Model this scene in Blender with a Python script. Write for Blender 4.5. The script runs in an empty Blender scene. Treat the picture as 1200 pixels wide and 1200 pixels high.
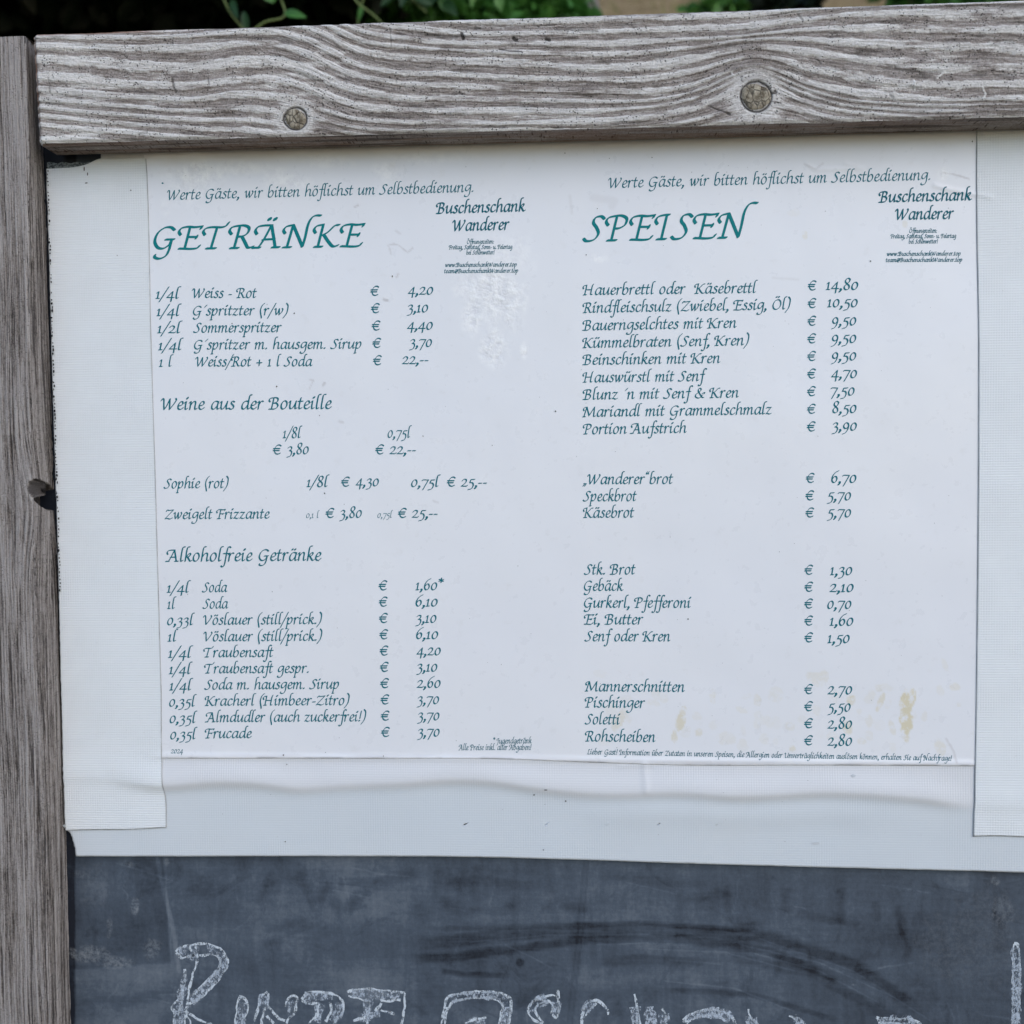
import bpy, math, random
import numpy as np
from mathutils import Matrix, Vector
random.seed(7)
rng = np.random.default_rng(11)
scn = bpy.context.scene
COL = scn.collection

# ------------------------------------------------------------------ camera
# x right, y away from the viewer, z up; the banner lies in the plane y = 0
PITCH, YAW, ROLL = -0.03955521, 0.06390937, 0.01066545
CX, CY, CZ = 0.0, -0.87906, 1.34153
FPX = 1200.0
def _rot(a, b, c):
    Rz = np.array([[np.cos(b), -np.sin(b), 0], [np.sin(b), np.cos(b), 0], [0, 0, 1]])
    Rx = np.array([[1, 0, 0], [0, np.cos(a), -np.sin(a)], [0, np.sin(a), np.cos(a)]])
    Ry = np.array([[np.cos(c), 0, np.sin(c)], [0, 1, 0], [-np.sin(c), 0, np.cos(c)]])
    return Rz @ Rx @ Ry
R = _rot(PITCH, YAW, ROLL)
C0 = np.array([CX, CY, CZ])
cam = bpy.data.cameras.new('camera')
cam.sensor_width = 36.0
cam.lens = 36.0
cam.clip_start = 0.02
cam.clip_end = 500
cam.dof.use_dof = True
cam.dof.focus_distance = 0.87
cam.dof.aperture_fstop = 5.2
camo = bpy.data.objects.new('camera', cam)
M = Matrix.Identity(4)
for i in range(3):
    M[i][0] = R[i, 0]; M[i][1] = R[i, 2]; M[i][2] = -R[i, 1]; M[i][3] = C0[i]
camo.matrix_world = M
COL.objects.link(camo)
scn.camera = camo

# ------------------------------------------------------------------ light
SUN_EL, SUN_AZ = math.radians(36), math.radians(140)      # azimuth from +y (north), clockwise: behind the viewer
world = bpy.data.worlds.new('World'); scn.world = world; world.use_nodes = True
nt = world.node_tree
sky = nt.nodes.new('ShaderNodeTexSky'); sky.sky_type = 'NISHITA'; sky.sun_disc = False
sky.sun_elevation = SUN_EL; sky.sun_rotation = SUN_AZ
sky.air_density = 1.0; sky.dust_density = 1.0; sky.ozone_density = 1.7
bg = nt.nodes['Background']; bg.inputs['Strength'].default_value = 0.15
nt.links.new(sky.outputs[0], bg.inputs[0])
sl = bpy.data.lights.new('sun', 'SUN'); sl.energy = 0.5; sl.angle = math.radians(60); sl.color = (1.0, 0.985, 0.965)
so = bpy.data.objects.new('sun', sl); COL.objects.link(so)
d = Vector((math.sin(SUN_AZ) * math.cos(SUN_EL), math.cos(SUN_AZ) * math.cos(SUN_EL), math.sin(SUN_EL)))
so.rotation_euler = d.to_track_quat('Z', 'Y').to_euler()
so.location = (0, -3, 5)
scn.view_settings.view_transform = 'Standard'
scn.view_settings.look = 'None'
scn.view_settings.gamma = 1.0
scn.view_settings.exposure = 0.63

# ------------------------------------------------------------------ helpers
def P(px, py, Y=0.0):
    """a spot measured in the photograph, as the point of the vertical plane y = Y"""
    px = np.asarray(px, float); py = np.asarray(py, float)
    dl = np.stack([(px - 600) / FPX, np.ones_like(px), -(py - 600) / FPX], -1)
    dw = dl @ R.T
    t = (Y - CY) / dw[..., 1]
    return C0 + dw * t[..., None]
def proj(W):
    q = (np.asarray(W) - C0) @ R
    return 600 + FPX * q[..., 0] / q[..., 1], 600 - FPX * q[..., 2] / q[..., 1]
def tag(o, label=None, cat=None, group=None, kind=None):
    if label: o['label'] = label
    if cat: o['category'] = cat
    if group: o['group'] = group
    if kind: o['kind'] = kind
    return o
def link(o, parent=None):
    COL.objects.link(o)
    if parent: o.parent = parent
    return o
def empty(name, loc=(0, 0, 0)):
    o = bpy.data.objects.new(name, None); o.location = loc; o.empty_display_size = .05
    return link(o)
def mesh_obj(name, V, F, mat, parent=None, smooth=False, attrs=None, mats=None, mi=None):
    me = bpy.data.meshes.new(name)
    V = np.asarray(V, dtype=np.float32)
    if parent is not None and parent.type == 'EMPTY':
        V = V - np.array(parent.location, dtype=np.float32)
    if isinstance(F, np.ndarray):
        n, k = F.shape
        me.vertices.add(len(V)); me.vertices.foreach_set('co', V.ravel())
        me.loops.add(n * k); me.loops.foreach_set('vertex_index', F.astype(np.int32).ravel())
        me.polygons.add(n); me.polygons.foreach_set('loop_start', np.arange(0, n * k, k, dtype=np.int32))
        me.update(calc_edges=True)
    else:
        me.from_pydata([tuple(v) for v in V], [], F); me.update()
    if smooth:
        me.polygons.foreach_set('use_smooth', np.ones(len(me.polygons), dtype=bool))
    for m in (mats or [mat]): me.materials.append(m)
    if mi is not None: me.polygons.foreach_set('material_index', np.asarray(mi, dtype=np.int32))
    for k, a in (attrs or {}).items():
        a = np.asarray(a, dtype=np.float32)
        if a.ndim == 1:
            at = me.attributes.new(k, 'FLOAT', 'POINT'); at.data.foreach_set('value', a)
        else:
            at = me.attributes.new(k, 'FLOAT_VECTOR', 'POINT'); at.data.foreach_set('vector', a.ravel())
    me.validate()
    return link(bpy.data.objects.new(name, me), parent)
def gridfaces(nu, nv, off=0):
    i = np.arange(nu * nv).reshape(nv, nu)
    return (np.stack([i[:-1, :-1], i[:-1, 1:], i[1:, 1:], i[1:, :-1]], -1).reshape(-1, 4)) + off
def sstep(a, b, x):
    t = np.clip((x - a) / (b - a), 0, 1); return t * t * (3 - 2 * t)
_lat = rng.random((256, 256))
def vn(x, y, o=0):
    x = np.asarray(x, float) + 37.3 * o; y = np.asarray(y, float) + 91.7 * o
    xi = np.floor(x).astype(int); yi = np.floor(y).astype(int); fx = x - xi; fy = y - yi
    fx = fx * fx * (3 - 2 * fx); fy = fy * fy * (3 - 2 * fy)
    g = lambda a, b: _lat[a % 256, b % 256]
    return ((g(xi, yi) * (1 - fx) + g(xi + 1, yi) * fx) * (1 - fy) + (g(xi, yi + 1) * (1 - fx) + g(xi + 1, yi + 1) * fx) * fy)
def fbm(x, y, o=0, n=4):
    s = 0; a = .5
    for k in range(n):
        s = s + a * vn(x * 2 ** k, y * 2 ** k, o + k); a *= .5
    return s / (1 - .5 ** n)
def segdist(x, y, pts):
    """distance to a polyline and position along it (0..1)"""
    best = np.full(np.shape(x), 1e9); par = np.zeros(np.shape(x)); n = len(pts) - 1
    for k in range(n):
        (ax, ay), (bx, by) = pts[k], pts[k + 1]
        dx, dy = bx - ax, by - ay
        t = np.clip(((x - ax) * dx + (y - ay) * dy) / (dx * dx + dy * dy + 1e-9), 0, 1)
        dd = np.hypot(x - ax - t * dx, y - ay - t * dy)
        m = dd < best; best = np.where(m, dd, best); par = np.where(m, (k + t) / n, par)
    return best, par

class NT:
    """small node-tree writer"""
    def __init__(s, name, rough=.6, spec=.5):
        s.m = bpy.data.materials.new(name); s.m.use_nodes = True; s.t = s.m.node_tree
        s.b = s.t.nodes['Principled BSDF']; s.out = s.t.nodes['Material Output']
        s.set('Roughness', rough); s.set('Specular IOR Level', spec)
    def val(s, sock, v):
        if hasattr(v, 'bl_idname') or hasattr(v, 'is_output'): s.t.links.new(v, sock)
        else: sock.default_value = v
    def set(s, k, v):
        if k == 'Base Color' and isinstance(v, tuple) and len(v) == 3: v = v + (1,)
        s.val(s.b.inputs[k], v)
    def attr(s, n, out='Fac'):
        a = s.t.nodes.new('ShaderNodeAttribute'); a.attribute_name = n; return a.outputs[out]
    def coord(s, k='Object'):
        return s.t.nodes.new('ShaderNodeTexCoord').outputs[k]
    def map(s, v, scale=(1, 1, 1), rot=(0, 0, 0)):
        a = s.t.nodes.new('ShaderNodeMapping'); s.t.links.new(v, a.inputs['Vector'])
        a.inputs['Scale'].default_value = scale; a.inputs['Rotation'].default_value = rot; return a.outputs[0]
    def noise(s, v, scale=5, detail=4, rough=.55, dist=0, out=0):
        a = s.t.nodes.new('ShaderNodeTexNoise'); s.t.links.new(v, a.inputs['Vector'])
        a.inputs['Scale'].default_value = scale; a.inputs['Detail'].default_value = detail
        a.inputs['Roughness'].default_value = rough; a.inputs['Distortion'].default_value = dist; return a.outputs[out]
    def voro(s, v, scale=5, feat='F1'):
        a = s.t.nodes.new('ShaderNodeTexVoronoi'); a.feature = feat; s.t.links.new(v, a.inputs['Vector'])
        a.inputs['Scale'].default_value = scale; return a.outputs['Distance']
    def wave(s, v, scale, axis='Z', dist=0, dscale=1):
        a = s.t.nodes.new('ShaderNodeTexWave'); a.bands_direction = axis; s.t.links.new(v, a.inputs['Vector'])
        a.inputs['Scale'].default_value = scale; a.inputs['Distortion'].default_value = dist
        a.inputs['Detail Scale'].default_value = dscale; return a.outputs['Fac']
    def math(s, op, a, b=0.0, c=0.0, clamp=False):
        n = s.t.nodes.new('ShaderNodeMath'); n.operation = op; n.use_clamp = clamp
        s.val(n.inputs[0], a); s.val(n.inputs[1], b); s.val(n.inputs[2], c); return n.outputs[0]
    def rng(s, v, a, b, c=0.0, d=1.0):
        n = s.t.nodes.new('ShaderNodeMapRange'); s.val(n.inputs[0], v)
        for k, x in enumerate((a, b, c, d)): n.inputs[k + 1].default_value = x
        return n.outputs[0]
    def mix(s, f, a, b, kind='MIX'):
        n = s.t.nodes.new('ShaderNodeMix'); n.data_type = 'RGBA'; n.blend_type = kind
        s.val(n.inputs[0], f)
        for k, x in ((6, a), (7, b)):
            if isinstance(x, tuple) and len(x) == 3: x = x + (1,)
            s.val(n.inputs[k], x)
        return n.outputs[2]
    def bump(s, h, strength=.3, dist=.001, nrm=None):
        n = s.t.nodes.new('ShaderNodeBump'); n.inputs['Strength'].default_value = strength
        n.inputs['Distance'].default_value = dist; s.t.links.new(h, n.inputs['Height'])
        if nrm: s.t.links.new(nrm, n.inputs['Normal'])
        return n.outputs[0]
    def alpha(s, f):
        """f = 1 solid, 0 nothing there"""
        tr = s.t.nodes.new('ShaderNodeBsdfTransparent'); mx = s.t.nodes.new('ShaderNodeMixShader')
        s.val(mx.inputs[0], f); s.t.links.new(tr.outputs[0], mx.inputs[1]); s.t.links.new(s.b.outputs[0], mx.inputs[2])
        s.t.links.new(mx.outputs[0], s.out.inputs[0])

# ------------------------------------------------------------------ materials
def wood_mat(name, light, mid, dark, speck=.5):
    n = NT(name, .85, .25)
    g = n.attr('grain_uv', 'Vector'); tone = n.attr('tone'); dk = n.attr('crack_and_shade'); br = n.attr('brown')
    oc = n.coord()
    fibre = n.rng(n.noise(n.map(g, (26, 480, 1)), 1.0, 4, .65), .30, .70)
    fibre2 = n.rng(n.noise(n.map(g, (110, 800, 1)), 1.0, 3, .7), .32, .68); grit = n.rng(n.noise(oc, 620, 4, .75), .32, .68)
    blot = n.noise(oc, 28, 4, .6)
    dots = n.math('ADD', n.voro(n.map(oc, (1, .15, 1.2)), 380), n.math('MULTIPLY', n.noise(oc, 500, 2, .5), -.35))
    dotm = n.noise(oc, 60, 3, .6)
    t = n.math('ADD', tone, n.math('MULTIPLY', n.math('SUBTRACT', fibre, .5), .45))
    t = n.math('ADD', t, n.math('MULTIPLY', n.math('SUBTRACT', fibre2, .5), .42))
    t = n.math('ADD', t, n.math('MULTIPLY', n.math('SUBTRACT', grit, .5), .36))
    t = n.math('ADD', t, n.math('MULTIPLY', n.math('SUBTRACT', blot, .5), .35))
    cr = n.t.nodes.new('ShaderNodeValToRGB'); n.t.links.new(t, cr.inputs[0])
    e = cr.color_ramp.elements
    e[0].position = 0.0; e[0].color = dark + (1,); e[1].position = 1.0; e[1].color = light + (1,)
    m = e.new(.42); m.color = mid + (1,)
    m3 = e.new(.66); m3.color = tuple(.5 * (a + b) for a, b in zip(mid, light)) + (1,)
    col = cr.outputs[0]
    col = n.mix(n.math('MULTIPLY', n.rng(blot, .35, .7), .25), col, tuple(c * f for c, f in zip(mid, (.95, 1.0, 1.12))))
    sp = n.math('MULTIPLY', n.rng(dots, .11, .02), n.rng(dotm, .42, .54))
    sp = n.math('MULTIPLY', sp, speck)
    col = n.mix(sp, col, (.035, .03, .028))
    col = n.mix(br, col, (.26, .115, .055))
    col = n.mix(dk, col, (.018, .015, .013))
    n.set('Base Color', col)
    h = n.math('ADD', n.math('MULTIPLY', fibre, .5), n.math('MULTIPLY', n.math('ADD', fibre2, grit), .5))
    h = n.math('SUBTRACT', h, n.math('MULTIPLY', sp, .8))
    n.set('Normal', n.bump(h, .9, .0012))
    return n.m
M_BEAM = wood_mat('weathered_rail_wood', (.86, .83, .79), (.42, .37, .335), (.165, .135, .117), .8)
M_POST = wood_mat('weathered_post_wood', (.43, .395, .375), (.245, .213, .192), (.052, .043, .038), .35)
def m_knot():
    n = NT('knot_wood', .8, .3); oc = n.coord()
    v = n.voro(n.map(oc, (1, .2, .6)), 230, 'DISTANCE_TO_EDGE'); b = n.noise(oc, 170, 5, .7)
    col = n.mix(n.rng(b, .36, .64), (.11, .085, .055), (.46, .41, .32))
    ed = n.rng(v, 0, .10, 1, 0)
    col = n.mix(n.math('MULTIPLY', ed, .75), col, (.03, .025, .02))
    n.set('Base Color', col); n.set('Normal', n.bump(n.math('SUBTRACT', b, ed), .8, .0006)); return n.m
M_KNOT = m_knot()
def m_dark(name, c, r=.9):
    n = NT(name, r, .2); n.set('Base Color', n.mix(n.noise(n.coord(), 40, 4), c, tuple(x * 1.9 for x in c))); return n.m
M_BLACK = m_dark('black_crack', (.008, .008, .009))
M_HOLE = m_dark('worm_hole', (.006, .005, .004))
def m_vinyl(name, base, ribs=True):
    n = NT(name, .5, .35); oc = n.coord(); g = n.attr('edge_dark'); upa = n.attr('upper')
    a = n.wave(oc, 1.0 / .0021 / 6.283 * 3.1416 * .62, 'Z', .6, 30)
    b = n.wave(oc, 1.0 / .0021 / 6.283 * 3.1416 * .62, 'X', .6, 30)
    pat = n.noise(oc, 22, 3, .6)
    w = n.math('ADD', n.math('MULTIPLY', a, 1.0 if ribs else .5), n.math('MULTIPLY', b, n.rng(pat, .4, .6)))
    fine = n.noise(oc, 700, 3, .6); big = n.noise(oc, 9, 4, .55)
    col = n.mix(n.math('MULTIPLY', w, .10 if ribs else .045), base, tuple(c * .62 for c in base))
    col = n.mix(upa, col, (.70, .70, .722))
    col = n.mix(n.math('MULTIPLY', n.rng(big, .35, .75), .16), col, (.62, .60, .56))
    col = n.mix(n.math('MULTIPLY', n.rng(n.noise(oc, 330, 4, .75), .66, .72), .22), col, (.25, .24, .22))
    col = n.mix(g, col, (.05, .048, .045))
    n.set('Base Color', col)
    n.set('Normal', n.bump(n.math('ADD', n.math('MULTIPLY', w, .6), n.math('MULTIPLY', fine, .35)), .35 if ribs else .22, .0006))
    n.set('Roughness', n.rng(big, .3, .7, .38, .6))
    return n.m
M_TAPE = m_vinyl('ribbed_white_tape', (.77, .795, .81))
M_VINYL = m_vinyl('white_vinyl', (.61, .65, .685), False)
def m_film():
    n = NT('laminated_white_sheet', .3, .5); oc = n.coord(); g = n.attr('edge_dark'); y = n.attr('yellow'); glr = n.attr('glare'); gr = n.attr('grey')
    big = n.noise(oc, 7, 4, .5); fine = n.noise(oc, 900, 2, .5); mid = n.noise(oc, 120, 6, .72)
    col = n.mix(n.rng(big, .3, .7), (.765, .77, .80), (.785, .785, .80))
    blo = n.noise(oc, 75, 5, .65)
    col = n.mix(n.math('MULTIPLY', n.rng(blo, .6, .72), .14), col, (.55, .53, .50))
    yb = n.math('MULTIPLY', y, n.rng(n.noise(oc, 190, 3, .6), .3, .52))
    col = n.mix(yb, col, (.66, .58, .38))
    col = n.mix(gr, col, (.42, .38, .37))
    sc = n.math('MULTIPLY', n.math('POWER', glr, .7), n.rng(mid, .40, .60))
    col = n.mix(n.math('MULTIPLY', sc, .85), col, (.93, .93, .92))  # sky glare painted in as a whiter base colour
    col = n.mix(g, col, (.06, .055, .05))
    n.set('Base Color', col)
    b1 = n.bump(n.math('ADD', n.math('MULTIPLY', big, 2.0), n.math('MULTIPLY', fine, .03)), .25, .003)
    bn = n.t.nodes.new('ShaderNodeBump'); bn.inputs['Distance'].default_value = .003
    n.t.links.new(mid, bn.inputs['Height']); n.t.links.new(n.math('MULTIPLY', glr, .6), bn.inputs['Strength']); n.t.links.new(b1, bn.inputs['Normal'])
    n.set('Normal', bn.outputs[0])
    n.set('Roughness', n.rng(blo, .3, .7, .24, .4))
    return n.m
M_FILM = m_film()
def m_ink(name, c):
    n = NT(name, .5, .12); f = n.noise(n.coord(), 1400, 3, .6)
    n.set('Base Color', n.mix(n.rng(f, .3, .8), c, tuple(x * 1.5 + .01 for x in c))); return n.m
M_INK = m_ink('teal_print', (.0, .115, .148))
M_INKB = m_ink('teal_heading_print', (.0, .155, .165))
M_INKD = m_ink('dark_teal_small_print', (.0, .098, .130))
def m_slate():
    n = NT('slate_board', .62, .45); oc = n.coord(); t = n.attr('tone'); ch = n.attr('chalk')
    sm = n.noise(n.map(oc, (7, 1, 30)), 1.0, 5, .62, .4); fine = n.noise(oc, 240, 5, .7); sc = n.noise(n.map(oc, (18, 1, 380), (0, .12, 0)), 1.0, 3, .6)
    v = n.math('ADD', t, n.math('MULTIPLY', n.math('SUBTRACT', sm, .5), .55))
    v = n.math('ADD', v, n.math('MULTIPLY', n.math('SUBTRACT', fine, .5), .40))
    v = n.math('ADD', v, n.math('MULTIPLY', n.math('SUBTRACT', sc, .5), .14))
    v = n.math('ADD', v, n.math('MULTIPLY', n.math('SUBTRACT', n.noise(n.map(oc, (55, 1, 9), (0, -.1, 0)), 1.0, 5, .65, .8), .5), .45))
    v = n.math('ADD', v, n.math('MULTIPLY', n.rng(n.noise(oc, 26, 5, .65, 1.2), .55, .66), -.13))
    cr = n.t.nodes.new('ShaderNodeValToRGB'); n.t.links.new(v, cr.inputs[0]); e = cr.color_ramp.elements
    e[0].position = 0; e[0].color = (.007, .010, .018, 1); e[1].position = 1; e[1].color = (.19, .215, .245, 1)
    m = e.new(.5); m.color = (.064, .084, .113, 1)
    k = n.math('MULTIPLY', ch, n.rng(n.noise(oc, 300, 6, .7), .40, .72))
    n.set('Base Color', n.mix(k, cr.outputs[0], (.26, .28, .30)))
    n.set('Normal', n.bump(fine, .3, .0005)); n.set('Roughness', n.rng(v, .2, .8, .5, .72))
    return n.m
M_SLATE = m_slate()
def m_chalk(name, lo, hi, col=(.66, .70, .74)):
    n = NT(name, .95, .1); oc = n.coord()
    f = n.noise(oc, 330, 4, .7); g = n.noise(n.map(oc, (1, 1, .35)), 900, 3, .6)
    a = n.math('ADD', n.math('ADD', n.math('MULTIPLY', f, .55), n.math('MULTIPLY', g, .3)), n.math('MULTIPLY', n.noise(oc, 75, 3, .6), .18))
    n.set('Base Color', n.mix(g, tuple(c * .8 for c in col), col)); n.alpha(n.rng(a, lo, hi)); return n.m
M_CHALK = m_chalk('chalk_line', .43, .53, (.60, .66, .72))
M_CHALKF = m_chalk('chalk_smudge', .47, .60, (.46, .52, .60))
def m_leaf(name, c1, c2, tr=.25):
    n = NT(name, .45, .4); oc = n.coord('Object'); info = n.t.nodes.new('ShaderNodeObjectInfo')
    f = n.noise(oc, 14, 3, .5); f2 = n.noise(oc, 120, 3)
    col = n.mix(n.rng(f, .3, .7), c1, c2); col = n.mix(n.math('MULTIPLY', f2, .4), col, tuple(x * .5 for x in c1))
    n.set('Base Color', col); n.set('Transmission Weight', 0.0)
    tl = n.t.nodes.new('ShaderNodeBsdfTranslucent'); n.t.links.new(col, tl.inputs[0])
    mx = n.t.nodes.new('ShaderNodeMixShader'); mx.inputs[0].default_value = tr
    n.t.links.new(n.b.outputs[0], mx.inputs[1]); n.t.links.new(tl.outputs[0], mx.inputs[2]); n.t.links.new(mx.outputs[0], n.out.inputs[0])
    return n.m
M_LEAF = m_leaf('green_leaf', (.040, .155, .028), (.10, .27, .05))
M_LEAF2 = m_leaf('pale_leaf', (.075, .21, .04), (.14, .31, .07))
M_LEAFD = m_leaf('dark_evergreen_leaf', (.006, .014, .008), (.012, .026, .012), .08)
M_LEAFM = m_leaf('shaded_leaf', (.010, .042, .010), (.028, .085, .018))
M_STEM = m_dark('green_stem', (.10, .13, .045), .7)
M_BARK = m_dark('grey_bark', (.12, .11, .10))
def m_ground():
    n = NT('dry_grass_bank', .95, .1); oc = n.coord()
    a = n.noise(oc, 1.3, 5, .6); b = n.noise(n.map(oc, (14, 14, 5)), 1.0, 6, .7); c = n.noise(oc, 60, 4, .7)
    col = n.mix(n.rng(b, .3, .7), (.27, .19, .10), (.46, .35, .20)); col = n.mix(n.math('MULTIPLY', n.rng(a, .5, .62), .6), col, (.07, .11, .03))
    col = n.mix(n.math('MULTIPLY', c, .35), col, (.08, .055, .03))
    n.set('Base Color', col); n.set('Normal', n.bump(n.math('ADD', b, c), .7, .05)); return n.m
M_GROUND = m_ground()

# ------------------------------------------------------------------ ground: level in front, rising as a bank behind the board
def gz(x, y):
    x = np.asarray(x, float); y = np.asarray(y, float)
    s = np.clip(y - 1.1, 0, None)
    z = np.where(s < 7, s * 1.02, 7.14 + (s - 7) * .12)
    z = z * sstep(0, .9, s) + .10 * (fbm(x * .8, y * .8, 3) - .5) * sstep(-1, 1.5, y) * 2
    return z
gx = np.concatenate([np.linspace(-200, -9, 14), np.linspace(-8, 8, 130), np.linspace(9, 200, 14)])
gy = np.concatenate([np.linspace(-200, -5, 12), np.linspace(-4, 9.5, 120), np.linspace(12, 260, 12)])
GX, GY = np.meshgrid(gx, gy)
tag(mesh_obj('ground', np.stack([GX, GY, gz(GX, GY)], -1).reshape(-1, 3), gridfaces(len(gx), len(gy)), M_GROUND, smooth=True), kind='structure')

# ------------------------------------------------------------------ the notice board (post, top rail, slate)
board = empty('notice_board', (P(20, 600)[0], 0.0, 0.0))
tag(board, 'weathered grey timber notice board with a black slate panel, the only framed board', 'notice board')

# --- top rail: front face is a dense relief that follows the growth rings round two knots
YF, YB = -0.0355, -0.0035
def curve(pts):
    a = np.array(pts, float)
    def f(x):
        x = np.asarray(x, float); xs, ys = a[:, 0], a[:, 1]
        m = np.gradient(ys, xs); i = np.clip(np.searchsorted(xs, x) - 1, 0, len(xs) - 2)
        h = xs[i + 1] - xs[i]; t = np.clip((x - xs[i]) / h, 0, 1)
        return ((2 * t**3 - 3 * t**2 + 1) * ys[i] + (t**3 - 2 * t**2 + t) * h * m[i] + (-2 * t**3 + 3 * t**2) * ys[i + 1] + (t**3 - t**2) * h * m[i + 1])
    return f
G_ = [(-40, curve([(38, -60), (300, -72), (420, -60), (500, -45), (620, -40), (1200, -40)])),
      (22, curve([(38, -40), (230, -34), (330, -34), (380, -20), (420, 0), (487, 13), (540, 19), (620, 22), (800, 24), (886, 24), (930, 18), (1026, 13), (1100, 16), (1200, 18)])),
      (55, curve([(38, -12), (165, -4), (260, -6), (327, -8), (370, 6), (420, 33), (487, 46), (560, 52), (620, 56), (760, 59), (820, 52), (886, 42), (940, 48), (1000, 60), (1080, 68), (1200, 72)])),
      (84, curve([(38, 12), (165, 22), (230, 25), (290, 20), (327, 22), (359, 34), (407, 58), (460, 73), (540, 80), (620, 84), (700, 87), (780, 89), (820, 82), (857, 70), (885, 65), (915, 73), (945, 86), (990, 98), (1060, 107), (1200, 112)])),
      (119, curve([(38, 59), (165, 73), (230, 78), (267, 74), (300, 74), (330, 78), (359, 87), (388, 100), (412, 109), (460, 115), (620, 119), (725, 118), (800, 110), (840, 97), (865, 86), (886, 82), (910, 89), (935, 101), (970, 113), (1050, 124), (1200, 129)])),
      (160, curve([(38, 96), (165, 110), (230, 117), (290, 121), (330, 128), (346, 130), (365, 130), (412, 136), (620, 146), (725, 150), (800, 148), (850, 143), (886, 141), (925, 141), (970, 148), (1200, 158)])),
      (215, curve([(38, 150), (165, 165), (346, 175), (620, 200), (886, 190), (1200, 215)]))]
def rail_top(x): return 40 - 0.03442 * (x - 38)
def ringfield(px, ly):
    ys = np.stack([f(px) for _, f in G_], -1); Fs = np.array([v for v, _ in G_], float)
    for k in range(1, ys.shape[-1]): ys[..., k] = np.maximum(ys[..., k], ys[..., k - 1] + 4)
    out = np.zeros_like(px)
    for k in range(len(Fs) - 1):
        t = (ly - ys[..., k]) / (ys[..., k + 1] - ys[..., k])
        m = (t >= 0) & (t < 1); out = np.where(m, Fs[k] + t * (Fs[k + 1] - Fs[k]), out)
    out = np.where(ly >= ys[..., -1], Fs[-1], out); out = np.where(ly < ys[..., 0], Fs[0], out)
    return out
KN = [(346, 139, 13.0, 12.5, 0), (886, 113, 17.5, 17.0, 1)]
TLc, BLc = P(37, 40, YF), P(44.5, 168, YF)
nu, nv = 1720, 150
TR_, BR_ = P(1200, 0, YF), P(1200, 136.5, YF)
ext = 1.22
U, Vv = np.meshgrid(np.linspace(0, 1, nu), np.linspace(0, 1, nv))
Up = (U * ext)[..., None]
W = (TLc + (TR_ - TLc) * Up) * (1 - Vv[..., None]) + (BLc + (BR_ - BLc) * Up) * Vv[..., None]
px, py = proj(W)
ly = (py - rail_top(px)) * 130 / (130 + (px - 600) * .007)
F_ = ringfield(px, ly + 2.0 * (vn(px / 70, ly / 40, 5) - .5))
# local warp so that rings close in around each knot
for (kx, ky, ra, rb, o) in KN:
    rr = np.hypot((px - kx) / ra, (py - ky) / rb)
ph = F_ / 13.2 + .9 * (fbm(px / 260, F_ / 22, 7, 3) - .5)
ph = ph + .16 * (fbm(px / 7, F_ / 3, 17, 3) - .5)
ring = ph - np.floor(ph)
prof = sstep(0, .22, ring) * (1 - sstep(.52, .74, ring))          # slow rise, sharper fall: a raised latewood rib
patch = fbm(px / 42, py / 7, 12, 4)
worn = fbm(px / 130, py / 45, 21, 3)
tone = prof * .85 + (patch - .5) * 1.7 + (worn - .5) * .9
tone = .25 + .60 * sstep(.15, .80, tone)
tone += .16 * sstep(.72, 1.0, Vv) * sstep(.35, .6, worn) + .10 * sstep(60, 20, np.abs(px - 60))
tone += .10 * sstep(.30, .0, Vv)
hgt = prof * .0009 + (fbm(px / 9, F_ / 5, 31, 3) - .5) * .0006 + (fbm(px / 3.2, ly / 2.0, 37, 2) - .5) * .0005 + (patch - .5) * .0006
crack_and_shade = np.zeros_like(px)
dkr = fbm(px / 34, F_ / 3.2, 44, 4)
crack_and_shade = np.maximum(crack_and_shade, .45 * sstep(.64, .74, dkr) * (1 - .7 * prof))
hgt -= crack_and_shade * .0006
knot_in = np.zeros_like(px)
for (kx, ky, ra, rb, o) in KN:
    rr = np.hypot((px - kx) / ra, (py - ky) / rb) + .07 * (vn(np.arctan2(py - ky, px - kx) * 3 + 9, 0 * px, 3 + o) - .5)
    col = sstep(2.5, 1.35, rr)
    tone = tone * (1 - col) + col * (.78 + .10 * np.cos(rr * 16) * sstep(2.1, 1.4, rr))
    hgt = hgt * (1 - col) + col * (.0007 - .0002 * rr)
    rg = np.exp(-((rr - 1.03) / .10) ** 2); crack_and_shade = np.maximum(crack_and_shade * (1 - sstep(1.6, 1.2, rr)), rg * .95)
    hgt -= .0014 * rg; hgt = np.where(rr < .98, -.0006, hgt)
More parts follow.
